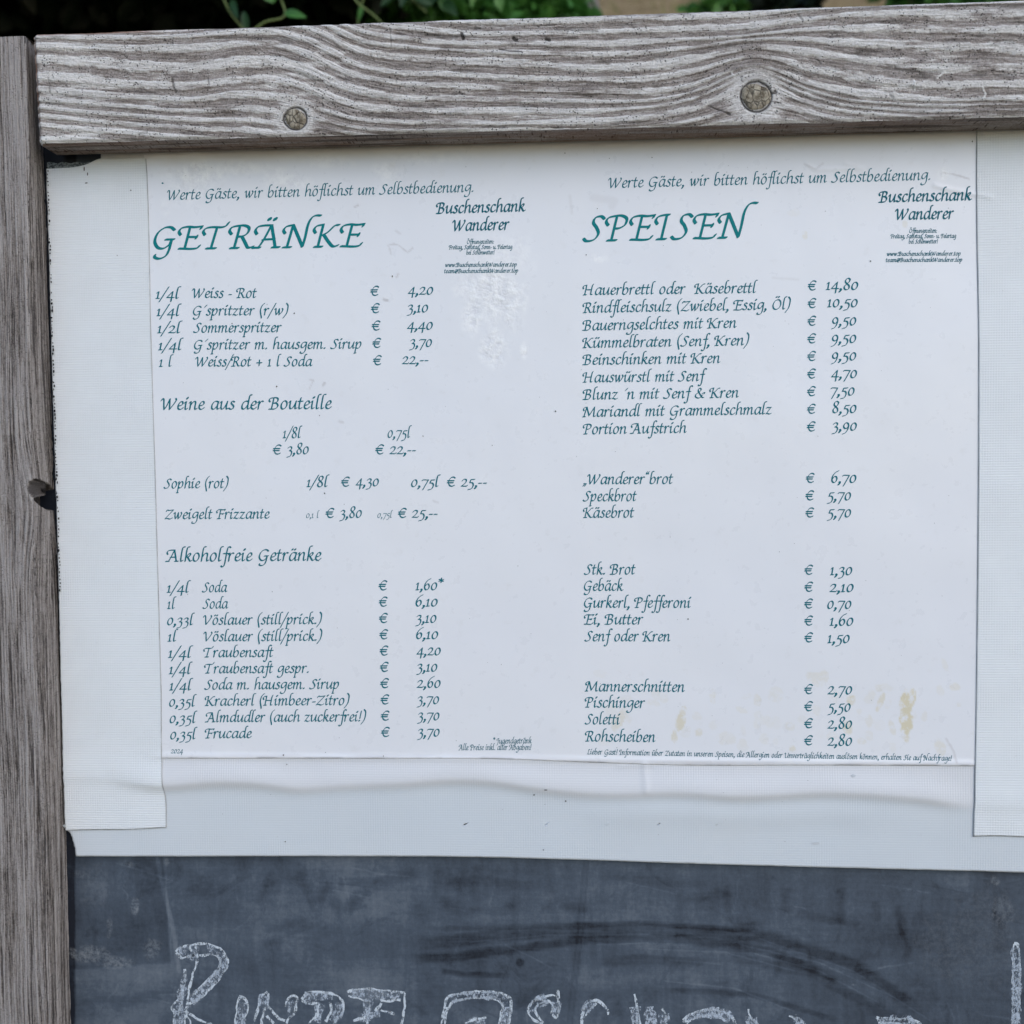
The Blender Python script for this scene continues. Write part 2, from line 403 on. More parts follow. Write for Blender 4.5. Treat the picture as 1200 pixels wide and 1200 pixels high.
for pts, wd, am in ([[(541, 40), (543, 45)], 1.7, 1], [[(602, 45), (605, 47)], 2.3, 1], [[(640, 46), (644, 47)], 1.8, 1], [[(556, 33), (563, 33)], .8, .9],
                    [[(585, 58), (597, 60), (611, 61)], .9, .9], [[(830, 124), (845, 130), (856, 134)], .9, .8], [[(902, 110), (909, 108)], 1.6, .9],
                    [[(202, 92), (204, 103), (206, 108)], 1.0, .7], [[(228, 118), (229, 122)], .8, .7], [[(244, 92), (245, 99)], .8, .6], [[(57, 92), (59, 108)], .9, .5],
                    [[(252, 133), (268, 129), (283, 122)], .7, .5], [[(152, 136), (158, 137), (166, 137)], 1.6, .3], [[(163, 158), (171, 156)], 1.4, .4],
                    [[(45, 148), (47, 149)], 1.2, .8], [[(457, 34), (459, 56)], .6, .5], [[(955, 68), (962, 74)], 1.2, .55], [[(935, 16), (940, 24)], 1.3, .55],
                    [[(888, 97), (889, 107)], .7, 0], [[(1012, 96), (1024, 98)], 1.0, .4], [[(1043, 112), (1046, 114)], 1.8, .5], [[(498, 41), (520, 44), (535, 44)], 1.3, .5],
                    [[(905, 119), (915, 121)], .7, .7], [[(870, 96), (868, 90)], .7, .5], [[(1000, 8), (1200, 6)], 1.2, .4], [[(650, 35), (700, 37)], 1.1, .5]):
    dd, _ = segdist(px, py, pts); k = sstep(wd + .8, wd - .5, dd + 1.5 * (fbm(px / 3, py / 3, 5, 2) - .5)) * am * .85
    crack_and_shade = np.maximum(crack_and_shade, k); hgt -= k * .0008
for pts in ([(1071, 94), (1072, 105)], [(1151, 102), (1155, 110), (1152, 117)], [(1098, 92), (1106, 85)], [(1120, 106), (1126, 104)], [(857, 85), (861, 92)]):
    dd, _ = segdist(px, py, pts); k = sstep(1.6, .5, dd); tone = tone + k * .6; hgt += k * .0004
edge = np.maximum(sstep(6, 0, px - 38 - (py - 40) * .055), 0)
hgt = hgt - .004 * edge ** 2
et = sstep(.03, 0, Vv); eb = sstep(.975, 1, Vv)
hgt = hgt - .0022 * et ** 2 - .0016 * eb * (.6 + 1.2 * vn(px / 23, 0 * px, 8))
brown = .75 * edge * sstep(.35, .7, fbm(px / 4, py / 18, 51, 3) + .15) + .8 * et * sstep(270, 200, px + 60 * vn(px / 20, 0 * px, 4)) * (px > 36)
brown = np.clip(brown, 0, .85)
W[..., 1] -= hgt
V1 = W.reshape(-1, 3)
# back shell: top, underside, end, rear
nb = 10
def strip(edgeW, y_back, nb=nb):
    t = np.linspace(0, 1, nb)[:, None, None]
    E2 = edgeW[None].repeat(nb, 0).copy(); E2[..., 1] = edgeW[None, :, 1] * (1 - t[..., 0]) + y_back * t[..., 0]
    return E2
und = strip(W[-1], YB, 24); up_ = strip(W[0], YB, 4)
und[..., 2] += .0007 * (vn(und[..., 0] * 60, und[..., 1] * 300, 5)[...] - .5) * np.linspace(0, 1, 24)[:, None]
Vs = [V1, und.reshape(-1, 3), up_.reshape(-1, 3)[:, :]]
F1 = gridfaces(nu, nv); F2 = gridfaces(nu, 24, len(V1)); F3 = gridfaces(nu, 4, len(V1) + len(Vs[1]))[:, ::-1]
def endstrip(col):
    E = strip(col, YB, 6); return E.reshape(-1, 3), len(col)
eL, nl = endstrip(W[:, 0]); eR, nr = endstrip(W[:, -1])
o4 = len(V1) + len(Vs[1]) + len(Vs[2]); F4 = gridfaces(nl, 6, o4); F5 = gridfaces(nr, 6, o4 + len(eL))[:, ::-1]
back = np.array([und[-1, 0], und[-1, -1], up_[-1, -1], up_[-1, 0]]); o6 = o4 + len(eL) + len(eR)
VV = np.concatenate(Vs + [eL, eR, back]); FF = np.concatenate([F1, F2, F3, F4, F5, np.array([[o6, o6 + 1, o6 + 2, o6 + 3]])])
nrest = len(VV) - len(V1)
uvw = np.zeros((len(VV), 3)); uvw[:len(V1), 0] = V1[:, 0]; uvw[:len(V1), 1] = (F_ * .00072).ravel()
uvw[len(V1):, 0] = VV[len(V1):, 0]; uvw[len(V1):, 1] = VV[len(V1):, 1] + VV[len(V1):, 2]
un = und.reshape(-1, 3); ut = .30 + .30 * (fbm(un[:, 0] * 14, un[:, 1] * 300, 9, 4) - .5)
tn = np.full(len(VV), .35); tn[:len(V1)] = tone.ravel(); tn[len(V1):len(V1) + len(un)] = ut
ck = np.zeros(len(VV)); ck[:len(V1)] = np.clip(crack_and_shade, 0, 1).ravel()
ck[len(V1):len(V1) + len(un)] = .6 * sstep(.62, .7, fbm(un[:, 0] * 9, un[:, 1] * 260, 19, 4))
bw = np.zeros(len(VV)); bw[:len(V1)] = brown.ravel(); bw[len(V1):len(V1) + len(un)] = .30 * sstep(.45, .7, fbm(un[:, 0] * 12, un[:, 1] * 120, 29, 3)) + .08
rail = mesh_obj('top_rail', VV, FF, M_BEAM, board, True, {'grain_uv': uvw, 'tone': tn, 'crack_and_shade': ck, 'brown': bw})
# knots: dead plugs of their own, sitting in dark rings
for (kx, ky, ra, rb, o) in KN:
    n = 28; vs = []; fs = []
    for j, q in enumerate((0, .35, .65, .88, .98)):
        for i in range(n):
            a = 2 * math.pi * i / n; w = 1 + .06 * math.sin(a * 2 + o) + (.05 if o else .02) * math.sin(3 * a + 2.2) + .02 * math.sin(7 * a)
            p = P(kx + ra * .97 * q * w * math.cos(a), ky + rb * .97 * q * w * math.sin(a), YF)
            p[1] -= .0006 - (.0014 if q > .9 else 0) + .0002 * random.uniform(-1, 1)
            vs.append(p)
    for j in range(4):
        for i in range(n):
            fs.append((j * n + i, (j + 1) * n + i, (j + 1) * n + (i + 1) % n, j * n + (i + 1) % n))
    k = mesh_obj('knot', np.array(vs), fs, M_KNOT, None, True); k.parent = rail; k.matrix_parent_inverse = Matrix.Translation(-Vector(board.location))

# --- left post: front face and right-hand face in one swept relief, with the knot hole cut out of the arris
YPF = -0.032; YPB = 0.004
fx = curve([(42, 29.5), (150, 33), (300, 33.5), (500, 36.5), (600, 39), (750, 44), (900, 50), (1050, 56), (1200, 62), (1500, 76)])
bx = curve([(42, 47), (200, 52), (400, 57.7), (600, 64.5), (700, 68), (900, 75), (1200, 83), (1500, 92)])
nv = 1000; nf, ns_ = 150, 60
tz = np.linspace(42, 1330, nv)
rows = []
xr = fx(tz); xb = bx(tz)
pr = P(xr, tz, YPF); pb = np.stack([P(b, t, YPB) for b, t in zip(xb, tz)])
pb[:, 2] = pr[:, 2]
xl = pr[:, 0].mean() - 0.062
front = np.zeros((nv, nf, 3)); q = np.linspace(0, 1, nf) ** .6
front[..., 0] = xl * (1 - q) + pr[:, 0][:, None] * q; front[..., 1] = YPF; front[..., 2] = pr[:, 2][:, None]
side = np.zeros((nv, ns_, 3)); q2 = np.linspace(0, 1, ns_ + 1)[1:]
side[..., 0] = pr[:, 0][:, None] * (1 - q2) + pb[:, 0][:, None] * q2; side[..., 1] = YPF * (1 - q2) + YPB * q2; side[..., 2] = pr[:, 2][:, None]
Wp = np.concatenate([front, side], 1); isf = np.zeros((nv, nf + ns_)); isf[:, :nf] = 1
px, py = proj(Wp)
zz = Wp[..., 2] * 1000; cc = np.concatenate([front[..., 0] * 1000, side[..., 0][:, :] * 0 + pr[:, 0][:, None] * 1000 + (side[..., 1] - YPF) * 1000], 1)
# grain sweeps round the knot hole
kd = np.hypot((px - 44) / 1.0, (py - 590) / 2.6)
warp = cc + 9 * np.exp(-(kd / 26) ** 2) * np.sign(px - 60)
warp = warp + 5 * (fbm(zz / 210, cc / 60, 3, 2) - .5)
fib = fbm(warp / 1.5, zz / 75, 2, 4); fib2 = fbm(warp / .62, zz / 34, 7, 3); big = fbm(warp / 7, zz / 190, 13, 3)
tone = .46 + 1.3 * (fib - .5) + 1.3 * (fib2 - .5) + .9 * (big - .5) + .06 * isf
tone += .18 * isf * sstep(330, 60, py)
ck = .85 * sstep(.60, .68, fbm(warp / 1.0, zz / 46, 23, 4)) * sstep(.36, .52, fbm(cc / 9, zz / 110, 43, 3))
dd, _ = segdist(px, py, [(2, 42), (3, 120), (4, 200)]); ck = np.maximum(ck, .8 * sstep(1.6, .4, dd))
for pts in ([(12, 600), (14, 640), (18, 690)], [(25, 610), (30, 650)], [(14, 510), (14, 555)], [(6, 250), (8, 330), (7, 400)], [(20, 300), (21, 380)]):
    dd, _ = segdist(px, py, pts); ck = np.maximum(ck, .8 * sstep(1.5, .3, dd))
brown = np.zeros_like(px)
for (x, y, w, h, am) in ((52, 535, 4, 24, .8), (49, 1050, 4.5, 17, .85), (49, 1085, 2.5, 16, .5), (46.5, 865, 2.5, 45, .35), (52, 1130, 3.2, 20, .4), (54, 1170, 3.2, 20, .6), (3, 250, 4, 30, .4), (40, 470, 5, 30, .15)):
    rr = np.hypot((px - x) / w, (py - y) / h) + .5 * (fbm(px / 2.2, py / 9, 61, 3) - .5)
    brown = np.maximum(brown, am * sstep(1.1, .75, rr))
hg = (fib - .5) * .0011 + (fib2 - .5) * .0009 - ck * .0010
hg -= .0012 * np.exp(-((cc - pr[:, 0][:, None] * 1000) / 1.3) ** 2)         # rounded arris
# knot hole, its inner shade painted near-black into the wood colour
cyk = 579 + (px - 50) * .52
rr = np.hypot((px - 52) / 19.5, (py - cyk) / 15.5) + .05 * (vn(px / 5, py / 5, 2) - .5)
hole = sstep(1.0, .86, rr)
tone = np.where(rr < 1.0, -.1 + .15 * vn(px / 3, py / 3, 1), tone) + .35 * np.exp(-((rr - 1.15) / .10) ** 2) * isf
ck = np.maximum(ck * (rr > 1), .995 * sstep(1.10, .97, rr)); brown = brown * (1 - hole)
Wp[..., 1] -= hg * isf; Wp[..., 0] += hg * (1 - isf)
Wp[..., 1] += hole * isf * .020; Wp[..., 0] -= hole * (1 - isf) * .013
# post foot goes on down to the ground, top slopes off
V = Wp.reshape(-1, 3); ncol = nf + ns_
foot = Wp[-1].copy(); foot[:, 2] = -0.05
leftb = np.stack([np.full(nv, xl), np.full(nv, YPB), pr[:, 2]], -1); topr = np.stack([Wp[0], np.stack([Wp[0, :, 0], np.full(ncol, YPB), Wp[0, :, 2] + .001], -1)])
V = np.concatenate([V, foot, leftb, topr.reshape(-1, 3)])
n0 = nv * ncol
Ff = gridfaces(ncol, nv); base = np.arange(ncol - 1)
Ffoot = np.stack([n0 - ncol + base, n0 - ncol + base + 1, n0 + base + 1, n0 + base], -1)
iL = np.arange(nv - 1); oL = n0 + ncol
Fl = np.stack([iL * ncol, (iL + 1) * ncol, oL + iL + 1, oL + iL], -1)
oT = oL + nv
Ft = np.stack([oT + base, oT + ncol + base, oT + ncol + base + 1, oT + base + 1], -1)
def pad(a, v=.4):
    o = np.full(len(V), v); o[:n0] = a.ravel(); return o
uvw = np.zeros((len(V), 3)); uvw[:n0, 0] = zz.ravel() / 1000; uvw[:n0, 1] = warp.ravel() / 1000
uvw[n0:, 0] = V[n0:, 2]; uvw[n0:, 1] = V[n0:, 0]
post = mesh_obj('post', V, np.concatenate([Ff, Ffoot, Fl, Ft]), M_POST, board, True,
                {'grain_uv': uvw, 'tone': pad(tone), 'crack_and_shade': pad(np.clip(ck, 0, 1), 0), 'brown': pad(brown, 0)})

# --- slate panel
x0, x1 = P(40, 1100)[0], P(1460, 1100)[0]
zt, zb = P(600, 120)[2], P(600, 1330)[2]
nx, nz = 760, 330
zs = np.concatenate([[zt], np.linspace(P(600, 985)[2], zb, nz - 1)])
X, Z = np.meshgrid(np.linspace(x0, x1, nx), zs)
YS = .0045
W = np.stack([X, np.full_like(X, YS), Z], -1); px, py = proj(W)
t = .52 + .45 * (fbm(px / 90, py / 60, 1, 5) - .5)
t -= .16 * sstep(760, 1180, px + 70 * (fbm(px / 60, py / 60, 8) - .5)) * sstep(1020, 1110, py)
def stroke(pts, wd, am, soft=.6, frag=.5, o=0):
    global t
    d_, pr_ = segdist(px, py, pts)
    d_ = d_ + wd * .7 * (fbm(px / 14, py / 5, 71 + o, 3) - .5)
    k = sstep(wd * (1 + soft), wd * (1 - soft), d_) * sstep(0, .12, pr_ + .02) * sstep(0, .1, 1.02 - pr_)
    k = k * (1 - frag + 2 * frag * fbm(px / 30, py / 4, 80 + o, 3)); k = k * (.55 + .9 * fbm(px / 50 + py / 200, py / 1.8, 90 + o, 3)); t = t - am * .95 * np.clip(k, 0, 1)
stroke([(480, 1106), (560, 1099), (650, 1092), (760, 1088), (900, 1098), (1000, 1130), (1080, 1185)], 7, .28)
stroke([(476, 1124), (540, 1121), (600, 1113), (690, 1100), (800, 1100), (900, 1114), (990, 1150)], 5, .30, o=2)
stroke([(500, 1089), (600, 1086), (760, 1082), (880, 1090)], 3, .2, o=4)
stroke([(517, 1137), (540, 1142), (592, 1143)], 3, .25, o=5)
stroke([(780, 1160), (880, 1165), (980, 1195)], 3, .2, o=6)
stroke([(850, 1120), (950, 1140), (1060, 1200)], 6, .16, o=7)
stroke([(700, 1128), (760, 1124), (830, 1128)], 5, .16, o=8)
t -= .35 * sstep(1.25, .55, np.hypot((px - 609) / 5, (py - 1128) / 6) + .5 * (fbm(px / 5, py / 5, 4) - .5))
stroke([(350, 1015), (365, 1055), (385, 1045), (400, 1070), (420, 1050), (455, 1030), (495, 1022)], 6, .15, .8, o=10)
stroke([(395, 1035), (450, 1030)], 4, .15, .8, o=11)
for k, pts in enumerate(([(515, 1010), (512, 1050), (540, 1070), (590, 1068), (612, 1050)], [(520, 1035), (560, 1032), (630, 1040)], [(560, 1012), (556, 1035), (558, 1070)], [(488, 1060), (492, 1075)],
                         [(380, 1085), (386, 1098)], [(310, 1090), (360, 1078)], [(705, 1025), (745, 1030), (830, 1036)], [(795, 1045), (797, 1090)], [(850, 1040), (856, 1075), (890, 1085), (895, 1100)], [(920, 1040), (922, 1070)],
                         [(985, 1040), (985, 1085)], [(1025, 1055), (1028, 1080)], [(1050, 1060), (1060, 1095)], [(860, 1045), (800, 1055)], [(105, 1165), (150, 1172), (205, 1160)], [(140, 1175), (136, 1185)], [(930, 1070), (1010, 1085)],
                         [(320, 1030), (300, 1060)], [(655, 1060), (690, 1066)])):
    stroke(pts, 5, .13, .8, o=12 + k)
dd, _ = segdist(px, py, [(687, 1008), (680, 1090), (664, 1230)]); t -= .16 * sstep(5, 2.5, dd) * (1 - .6 * sstep(1.6, .6, np.abs(dd - 1)))
# darker rectangle where a strip of tape used to be
inr = sstep(193, 190, px - (py - 1005) * .07) * sstep(1138, 1134, py + (px - 90) * .07) * (py > 990)
t = t - .20 * inr; t += .10 * sstep(2.4, .6, np.abs(px - (py - 1005) * .07 - 192)) * (py < 1134)
inr2 = sstep(1139, 1142, px) * sstep(1085, 1040, py); t -= .14 * inr2
dd, _ = segdist(px, py, [(184, 1003), (190, 1035), (203, 1090), (210, 1138)]); t += .20 * sstep(3.4, 1.6, dd)
dd, _ = segdist(px, py, [(275, 1025), (279, 1060)]); t += .08 * sstep(2, .6, dd)
for pts in ([(870, 1108), (960, 1128), (1050, 1170)], [(880, 1116), (960, 1138), (1030, 1175)], [(760, 1112), (850, 1116), (940, 1140)], [(550, 1104), (640, 1096), (760, 1095)], [(780, 1150), (860, 1158), (930, 1185)], [(700, 1107), (760, 1105)], [(890, 1100), (1000, 1138), (1090, 1196)]):
    dd, _ = segdist(px, py, pts); t += .13 * sstep(1.6, .4, dd + 1.2 * (vn(px / 40, py / 3, 5) - .3))
for _ in range(46):
    a, b = random.uniform(95, 1195), random.uniform(1008, 1195); an = random.gauss(1.5, .35) if random.random() < .45 else random.gauss(.1, .25); L_ = random.uniform(12, 70)
    dd, _q = segdist(px, py, [(a, b), (a + L_ * math.cos(an) * .5 + 3, b + L_ * math.sin(an) * .5), (a + L_ * math.cos(an), b + L_ * math.sin(an))])
    t += random.choice((-.10, .12, .09)) * sstep(1.5, .3, dd)
chk = np.zeros_like(px)
for (x, y, a, b, am) in ((105, 1118, 26, 12, .7), (135, 1128, 22, 9, .7), (180, 1112, 12, 14, .6), (158, 1062, 5, 11, .9), (128, 1085, 4, 13, .5), (150, 1012, 8, 5, .35), (95, 1025, 10, 6, .3), (1166, 1032, 6, 7, .8), (1172, 1068, 18, 22, .35), (1001, 1154, 3, 2, .8),
                     (1120, 1110, 60, 50, .16), (1150, 1100, 50, 70, .14), (110, 1040, 22, 30, .20), (640, 1050, 12, 5, .2), (195, 1010, 5, 6, .6)):
    rr = np.hypot((px - x) / a, (py - y) / b) + .8 * (fbm(px / 7, py / 7, 33, 3) - .5)
    chk = np.maximum(chk, am * sstep(1.1, .5, rr))
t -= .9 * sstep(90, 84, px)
slate = mesh_obj('slate_panel', W.reshape(-1, 3), gridfaces(nx, nz), M_SLATE, board, True, {'tone': np.clip(t, 0, 1).ravel(), 'chalk': chk.ravel()})
# the board sheet has real thickness: rim and rear
th = .012
bk = [(x0, YS + .0003, zt), (x1, YS + .0003, zt), (x1, YS + .0003, zb), (x0, YS + .0003, zb)]
bk += [(a, YS + th, c) for a, b, c in bk]
mesh_obj('backing_board', np.array(bk), [(0, 1, 2, 3), (7, 6, 5, 4), (0, 4, 5, 1), (1, 5, 6, 2), (2, 6, 7, 3), (3, 7, 4, 0)], M_BLACK, board)

# ------------------------------------------------------------------ banner surface
wr = curve([(60, 915), (120, 918), (193, 926), (250, 922), (300, 923), (350, 929), (400, 926), (467, 923), (533, 919), (567, 920), (633, 929), (700, 935), (800, 934), (867, 938), (900, 937), (967, 934), (1067, 940), (1133, 948), (1200, 950)])
def relief(px, py):
    """how far the sheet stands off the board (m), over the photograph's own measured spots"""
    yc = wr(px)
    k = .75 + .5 * vn(px / 120, 0 * px, 6)
    k = k * (1 - .75 * sstep(190, 120, px)) * (1 - .8 * sstep(1090, 1150, px))
    d_ = py - (yc - 9)
    h = .0026 * k * np.exp(-np.where(d_ < 0, (d_ / 19) ** 2, (d_ / 8.5) ** 2))
    # second, flatter swell under the fold on the right
    h = h + .0009 * sstep(640, 760, px) * sstep(1100, 950, px) * np.exp(-((py - yc - 18) / 15) ** 2)
    h = h + .0020 * (fbm(px / 260, py / 230, 14, 2) - .5) + .0007 * (fbm(px / 60, py / 70, 24, 2) - .5)
    # crumpled top edge on the left
    e = sstep(212, 186, py) * sstep(420, 180, px) * sstep(150, 180, px)
    h = h + .0022 * e * (fbm(px / 26, py / 9, 34, 2) - .3)
    # hand-pressed creases near the right edge and at the top
    for pts, a, w in (([(1095, 218), (1120, 224), (1160, 232)], .0005, 3), ([(990, 192), (1010, 198), (955, 199), (945, 193)], .0003, 2.5),
                      ([(755, 895), (757, 925)], .0006, 4), ([(725, 897), (765, 896)], .0004, 2)):
        dd, _ = segdist(px, py, pts); h = h + a * np.exp(-(dd / w) ** 2)
    h = h + .0007 * np.exp(-((py - (889 + (px - 600) * .009)) / 3.5) ** 2) * sstep(170, 200, px) * (1 - sstep(1135, 1145, px))
    return h + .0012
def sheet(name, outline_x, ytop, ybot, nx, nz, lift, mat, parent, attrs_fn, thick=.0005):
    """outline_x(v) -> left/right spots for each row; rows between ytop(u) and ybot(u)"""
    U, V_ = np.meshgrid(np.linspace(0, 1, nx), np.linspace(0, 1, nz))
    yy = None
    l0, r0 = outline_x(V_ * 0 + 500.)
    X = l0 + (r0 - l0) * U
    for _ in range(3):
        Yp = ytop(X) * (1 - V_) + ybot(X) * V_
        l, r = outline_x(Yp); X = l + (r - l) * U
    Wd = P(X, Yp, 0.0)
    h = relief(X, Yp) + (lift(X, Yp) if callable(lift) else lift)
    Wd[..., 1] = -h
    at = attrs_fn(X, Yp, U, V_)
    # rim: the cut edge of the sheet, going back by its thickness
    Vtx = Wd.reshape(-1, 3); n0 = len(Vtx)
    loop = np.concatenate([np.arange(nx), (np.arange(1, nz) * nx + nx - 1), (nz - 1) * nx + np.arange(nx - 2, -1, -1), np.arange(nz - 2, 0, -1) * nx])
    rim = Vtx[loop].copy(); rim[:, 1] += thick
    nl = len(loop); j = np.arange(nl); j2 = (j + 1) % nl
    Fr = np.stack([loop[j], n0 + j, n0 + j2, loop[j2]], -1)
    at = {k: np.concatenate([a.ravel(), np.full(nl, .45 if k == 'edge_dark' else 0.)]) for k, a in at.items()}
    return mesh_obj(name, np.concatenate([Vtx, rim]), np.concatenate([gridfaces(nx, nz), Fr]), mat, parent, True, at)

banner = empty('menu_banner', (P(600, 600)[0], 0.0, float(P(600, 1010)[2])))
tag(banner, 'white banner printed with the teal drinks and food menu, fixed under the top rail', 'banner')
bb = curve([(60, 1003), (90, 1003), (400, 1003), (567, 1004), (667, 1006.5), (800, 1011), (933, 1015), (1200, 1021.5), (1420, 1027)])
ragl = curve([(100, 88), (972, 79), (977, 84), (983, 85.5), (988, 87), (994, 88.5), (1003, 89.5)])
def bx_(y):
    l = np.where(y < 214, 119., 82.)
    l = np.where(y > 965, ragl(y) + 1.6 * (vn(y / 3.0, 0 * y, 3) - .5), l)
    return l, np.full_like(y, 1400.)
def bat(X, Y, U, V_):
    up = sstep(4, -6, Y - wr(X)) * .85
    g = .35 * sstep(1.4, .2, np.abs(Y - bb(X) + .4)) * sstep(.5, .7, fbm(X / 20, Y / 5, 2))
    ddd = np.abs(X - 83 - (Y - 972) * .2); g = g + .2 * (ddd < 1)
    return {'edge_dark': np.clip(g, 0, 1), 'upper': up}
vin = sheet('vinyl_sheet', bx_, lambda x: 150 + 0 * x, bb, 640, 420, 0.0, M_VINYL, banner, bat)

seamL = curve([(150, 171), (188, 173), (400, 178.5), (600, 184.5), (800, 190), (925, 194), (932, 195), (972, 196.2)])
seamR = curve([(120, 1144), (160, 1143.5), (420, 1146), (700, 1144.5), (900, 1141.5), (980, 1139.5)])
fb = curve([(170, 888), (400, 888), (600, 889), (700, 893), (800, 896), (960, 896), (1150, 897)])
def film_x(y): return seamL(y) - 4, seamR(y) + 4
YEL = [(1061, 835, 8, 30, 0, 1.0), (1068, 818, 5, 13, .1, .9), (1045, 852, 4, 10, -.3, .35), (1031, 822, 4, 12, .35, .6), (1030, 806, 6, 5, 0, .3), (996, 820, 6, 8, 0, .7), (993, 852, 6, 9, 0, .55), (797, 846, 6, 14, .25, .75), (790, 862, 4, 10, 0, .6), (800, 833, 4, 9, .3, .5),
       (818, 858, 5, 5, 0, .45), (835, 815, 4, 9, 0, .35), (887, 820, 5, 9, 0, .3), (955, 795, 14, 8, .4, .3), (965, 793, 6, 8, 0, .35), (1118, 805, 7, 5, 0, .35), (928, 876, 4, 4, 0, .5), (727, 842, 5, 14, .4, .5), (720, 850, 4, 8, 0, .4), (908, 813, 9, 9, 0, .18), (735, 818, 8, 4, 0, .15),
       (1102, 875, 7, 10, -.4, .35), (1010, 868, 6, 4, 0, .3), (943, 275, 4, 5, 0, .4), (1060, 263, 4, 5, 0, .35), (778, 818, 5, 6, 0, .2), (850, 865, 12, 8, 0, .2), (870, 870, 5, 6, 0, .2), (1018, 845, 5, 8, 0, .25), (975, 862, 8, 6, 0, .2), (930, 250, 8, 5, 0, .12)]
for _ in range(46): YEL.append((random.uniform(700, 1130), random.gauss(838, 28), random.uniform(3, 9), random.uniform(3, 9), random.uniform(-.5, .5), random.uniform(.08, .24)))
YEL = [q for q in YEL if q[1] < 884]
def fat(X, Y, U, V_):
    y = np.zeros_like(X)
    for (x, yy, a, b, rot, am) in YEL:
        dx = X - x; dy = Y - yy; u = dx * math.cos(rot) + dy * math.sin(rot); v = -dx * math.sin(rot) + dy * math.cos(rot)
        rr = np.hypot(u / a, v / b) + .8 * (fbm(X / 8, Y / 8, 91, 3) - .5)
        y = np.maximum(y, am * sstep(1.02, .82, rr))
    glr = np.zeros_like(X)  # mask of the painted glare patches
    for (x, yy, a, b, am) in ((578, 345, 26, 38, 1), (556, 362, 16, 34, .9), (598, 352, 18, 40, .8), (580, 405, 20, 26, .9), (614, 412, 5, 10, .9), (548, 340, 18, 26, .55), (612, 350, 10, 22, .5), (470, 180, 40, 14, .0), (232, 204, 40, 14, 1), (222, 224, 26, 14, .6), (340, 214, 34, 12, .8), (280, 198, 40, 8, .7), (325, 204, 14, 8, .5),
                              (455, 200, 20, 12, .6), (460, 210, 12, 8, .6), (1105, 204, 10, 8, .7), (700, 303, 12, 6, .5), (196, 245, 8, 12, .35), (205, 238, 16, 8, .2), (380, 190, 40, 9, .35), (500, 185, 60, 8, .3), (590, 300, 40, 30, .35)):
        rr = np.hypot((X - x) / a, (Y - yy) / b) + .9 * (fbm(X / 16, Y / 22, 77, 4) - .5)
        glr = np.maximum(glr, am * sstep(1.15, .35, rr))
    gr = .18 * sstep(3.2, .8, np.abs(Y - fb(X) + 3)) * sstep(.35, .65, fbm(X / 45, Y / 10, 15))
    for pts, wd, am in (([(455, 288), (462, 286), (468, 288), (478, 296), (484, 291)], .7, .45), ([(457, 291), (458, 298)], .7, .4), ([(464, 271), (469, 274)], 1.6, .25), ([(416, 243), (420, 241)], 1.0, .5), ([(465, 325), (467, 321)], 1.0, .5), ([(450, 351), (454, 352)], 1.8, .6),
                        ([(364, 445), (368, 446), (363, 456)], .6, .4), ([(379, 452), (381, 449)], 1.2, .6), ([(398, 494), (402, 495)], 1.6, .35), ([(508, 587), (514, 589)], 1.2, .3), ([(1105, 203), (1118, 205), (1135, 210)], .8, .5), ([(735, 896), (757, 896)], 1.0, .5), ([(1108, 865), (1117, 880), (1120, 893)], 1.4, .3),
                        ([(695, 232), (720, 236), (717, 242)], 6, .14), ([(1168, 892), (1148, 893)], 1.4, .4), ([(942, 193), (955, 199), (964, 192)], .9, .3), ([(668, 230), (670, 250)], 2, .15), ([(905, 326), (935, 328)], 1.5, .15)):
        dd, _ = segdist(X, Y, pts); gr = np.maximum(gr, am * sstep(wd + .8, wd * .3, dd + 1.2 * (fbm(X / 3, Y / 3, 9, 2) - .5)))
    g = .55 * sstep(1.7, .3, np.abs(Y - fb(X) + .4)) * sstep(.45, .7, fbm(X / 25, Y / 30, 5, 3))
    return {'edge_dark': np.clip(g, 0, 1), 'yellow': y * .8, 'glare': np.clip(glr, 0, 1), 'grey': np.clip(gr, 0, 1)}
LF = .00035
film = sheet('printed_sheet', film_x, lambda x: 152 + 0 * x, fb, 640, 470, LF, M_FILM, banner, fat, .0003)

# --- woven tape strips over both sides of the banner
def edge_lines(X, Y, conds):
    g = np.zeros_like(X)
    for c, w in conds: g = np.maximum(g, w * sstep(1.3, .2, np.abs(c)) * (.45 + .9 * fbm(X / 6, Y / 14, 3, 3)))  # broken darker line along each given edge
    return {'edge_dark': np.clip(g, 0, 1)}
tl = curve([(180, 55), (300, 58.8), (500, 64.5), (640, 69), (700, 70.5), (900, 75.5), (975, 78)])
tt = curve([(50, 199), (70, 198), (90, 196.5), (104, 193), (116, 187.5), (140, 186.5), (172, 187), (180, 188)])
tb = curve([(70, 972.5), (110, 971.5), (150, 971), (198, 968.5)])
tapeL = sheet('tape_strip', lambda y: (tl(y) + .9 * (fbm(y / 5, y * 0, 3, 2) - .5), seamL(y)), tt, tb, 120, 560, .0010, M_TAPE, None,
              lambda X, Y, U, V_: edge_lines(X, Y, [(X - seamL(Y), .75), (Y - tb(X), .6), (X - tl(Y), .25)]))
tag(tapeL, 'wide white ribbed tape strip between the left post and the drinks menu', 'tape')
tr2 = curve([(1130, 979.5), (1165, 978.5), (1200, 979.5), (1420, 986)])
tapeR = sheet('tape_strip', lambda y: (seamR(y) - .3, 1390 + 0 * y), lambda x: 152 + 0 * x, tr2, 130, 560, .0010, M_TAPE, None,
              lambda X, Y, U, V_: edge_lines(X, Y, [(X - seamR(Y) + .3, .6), (Y - tr2(X), .8)]))
tag(tapeR, 'white ribbed tape strip at the right edge, beyond the food menu', 'tape')
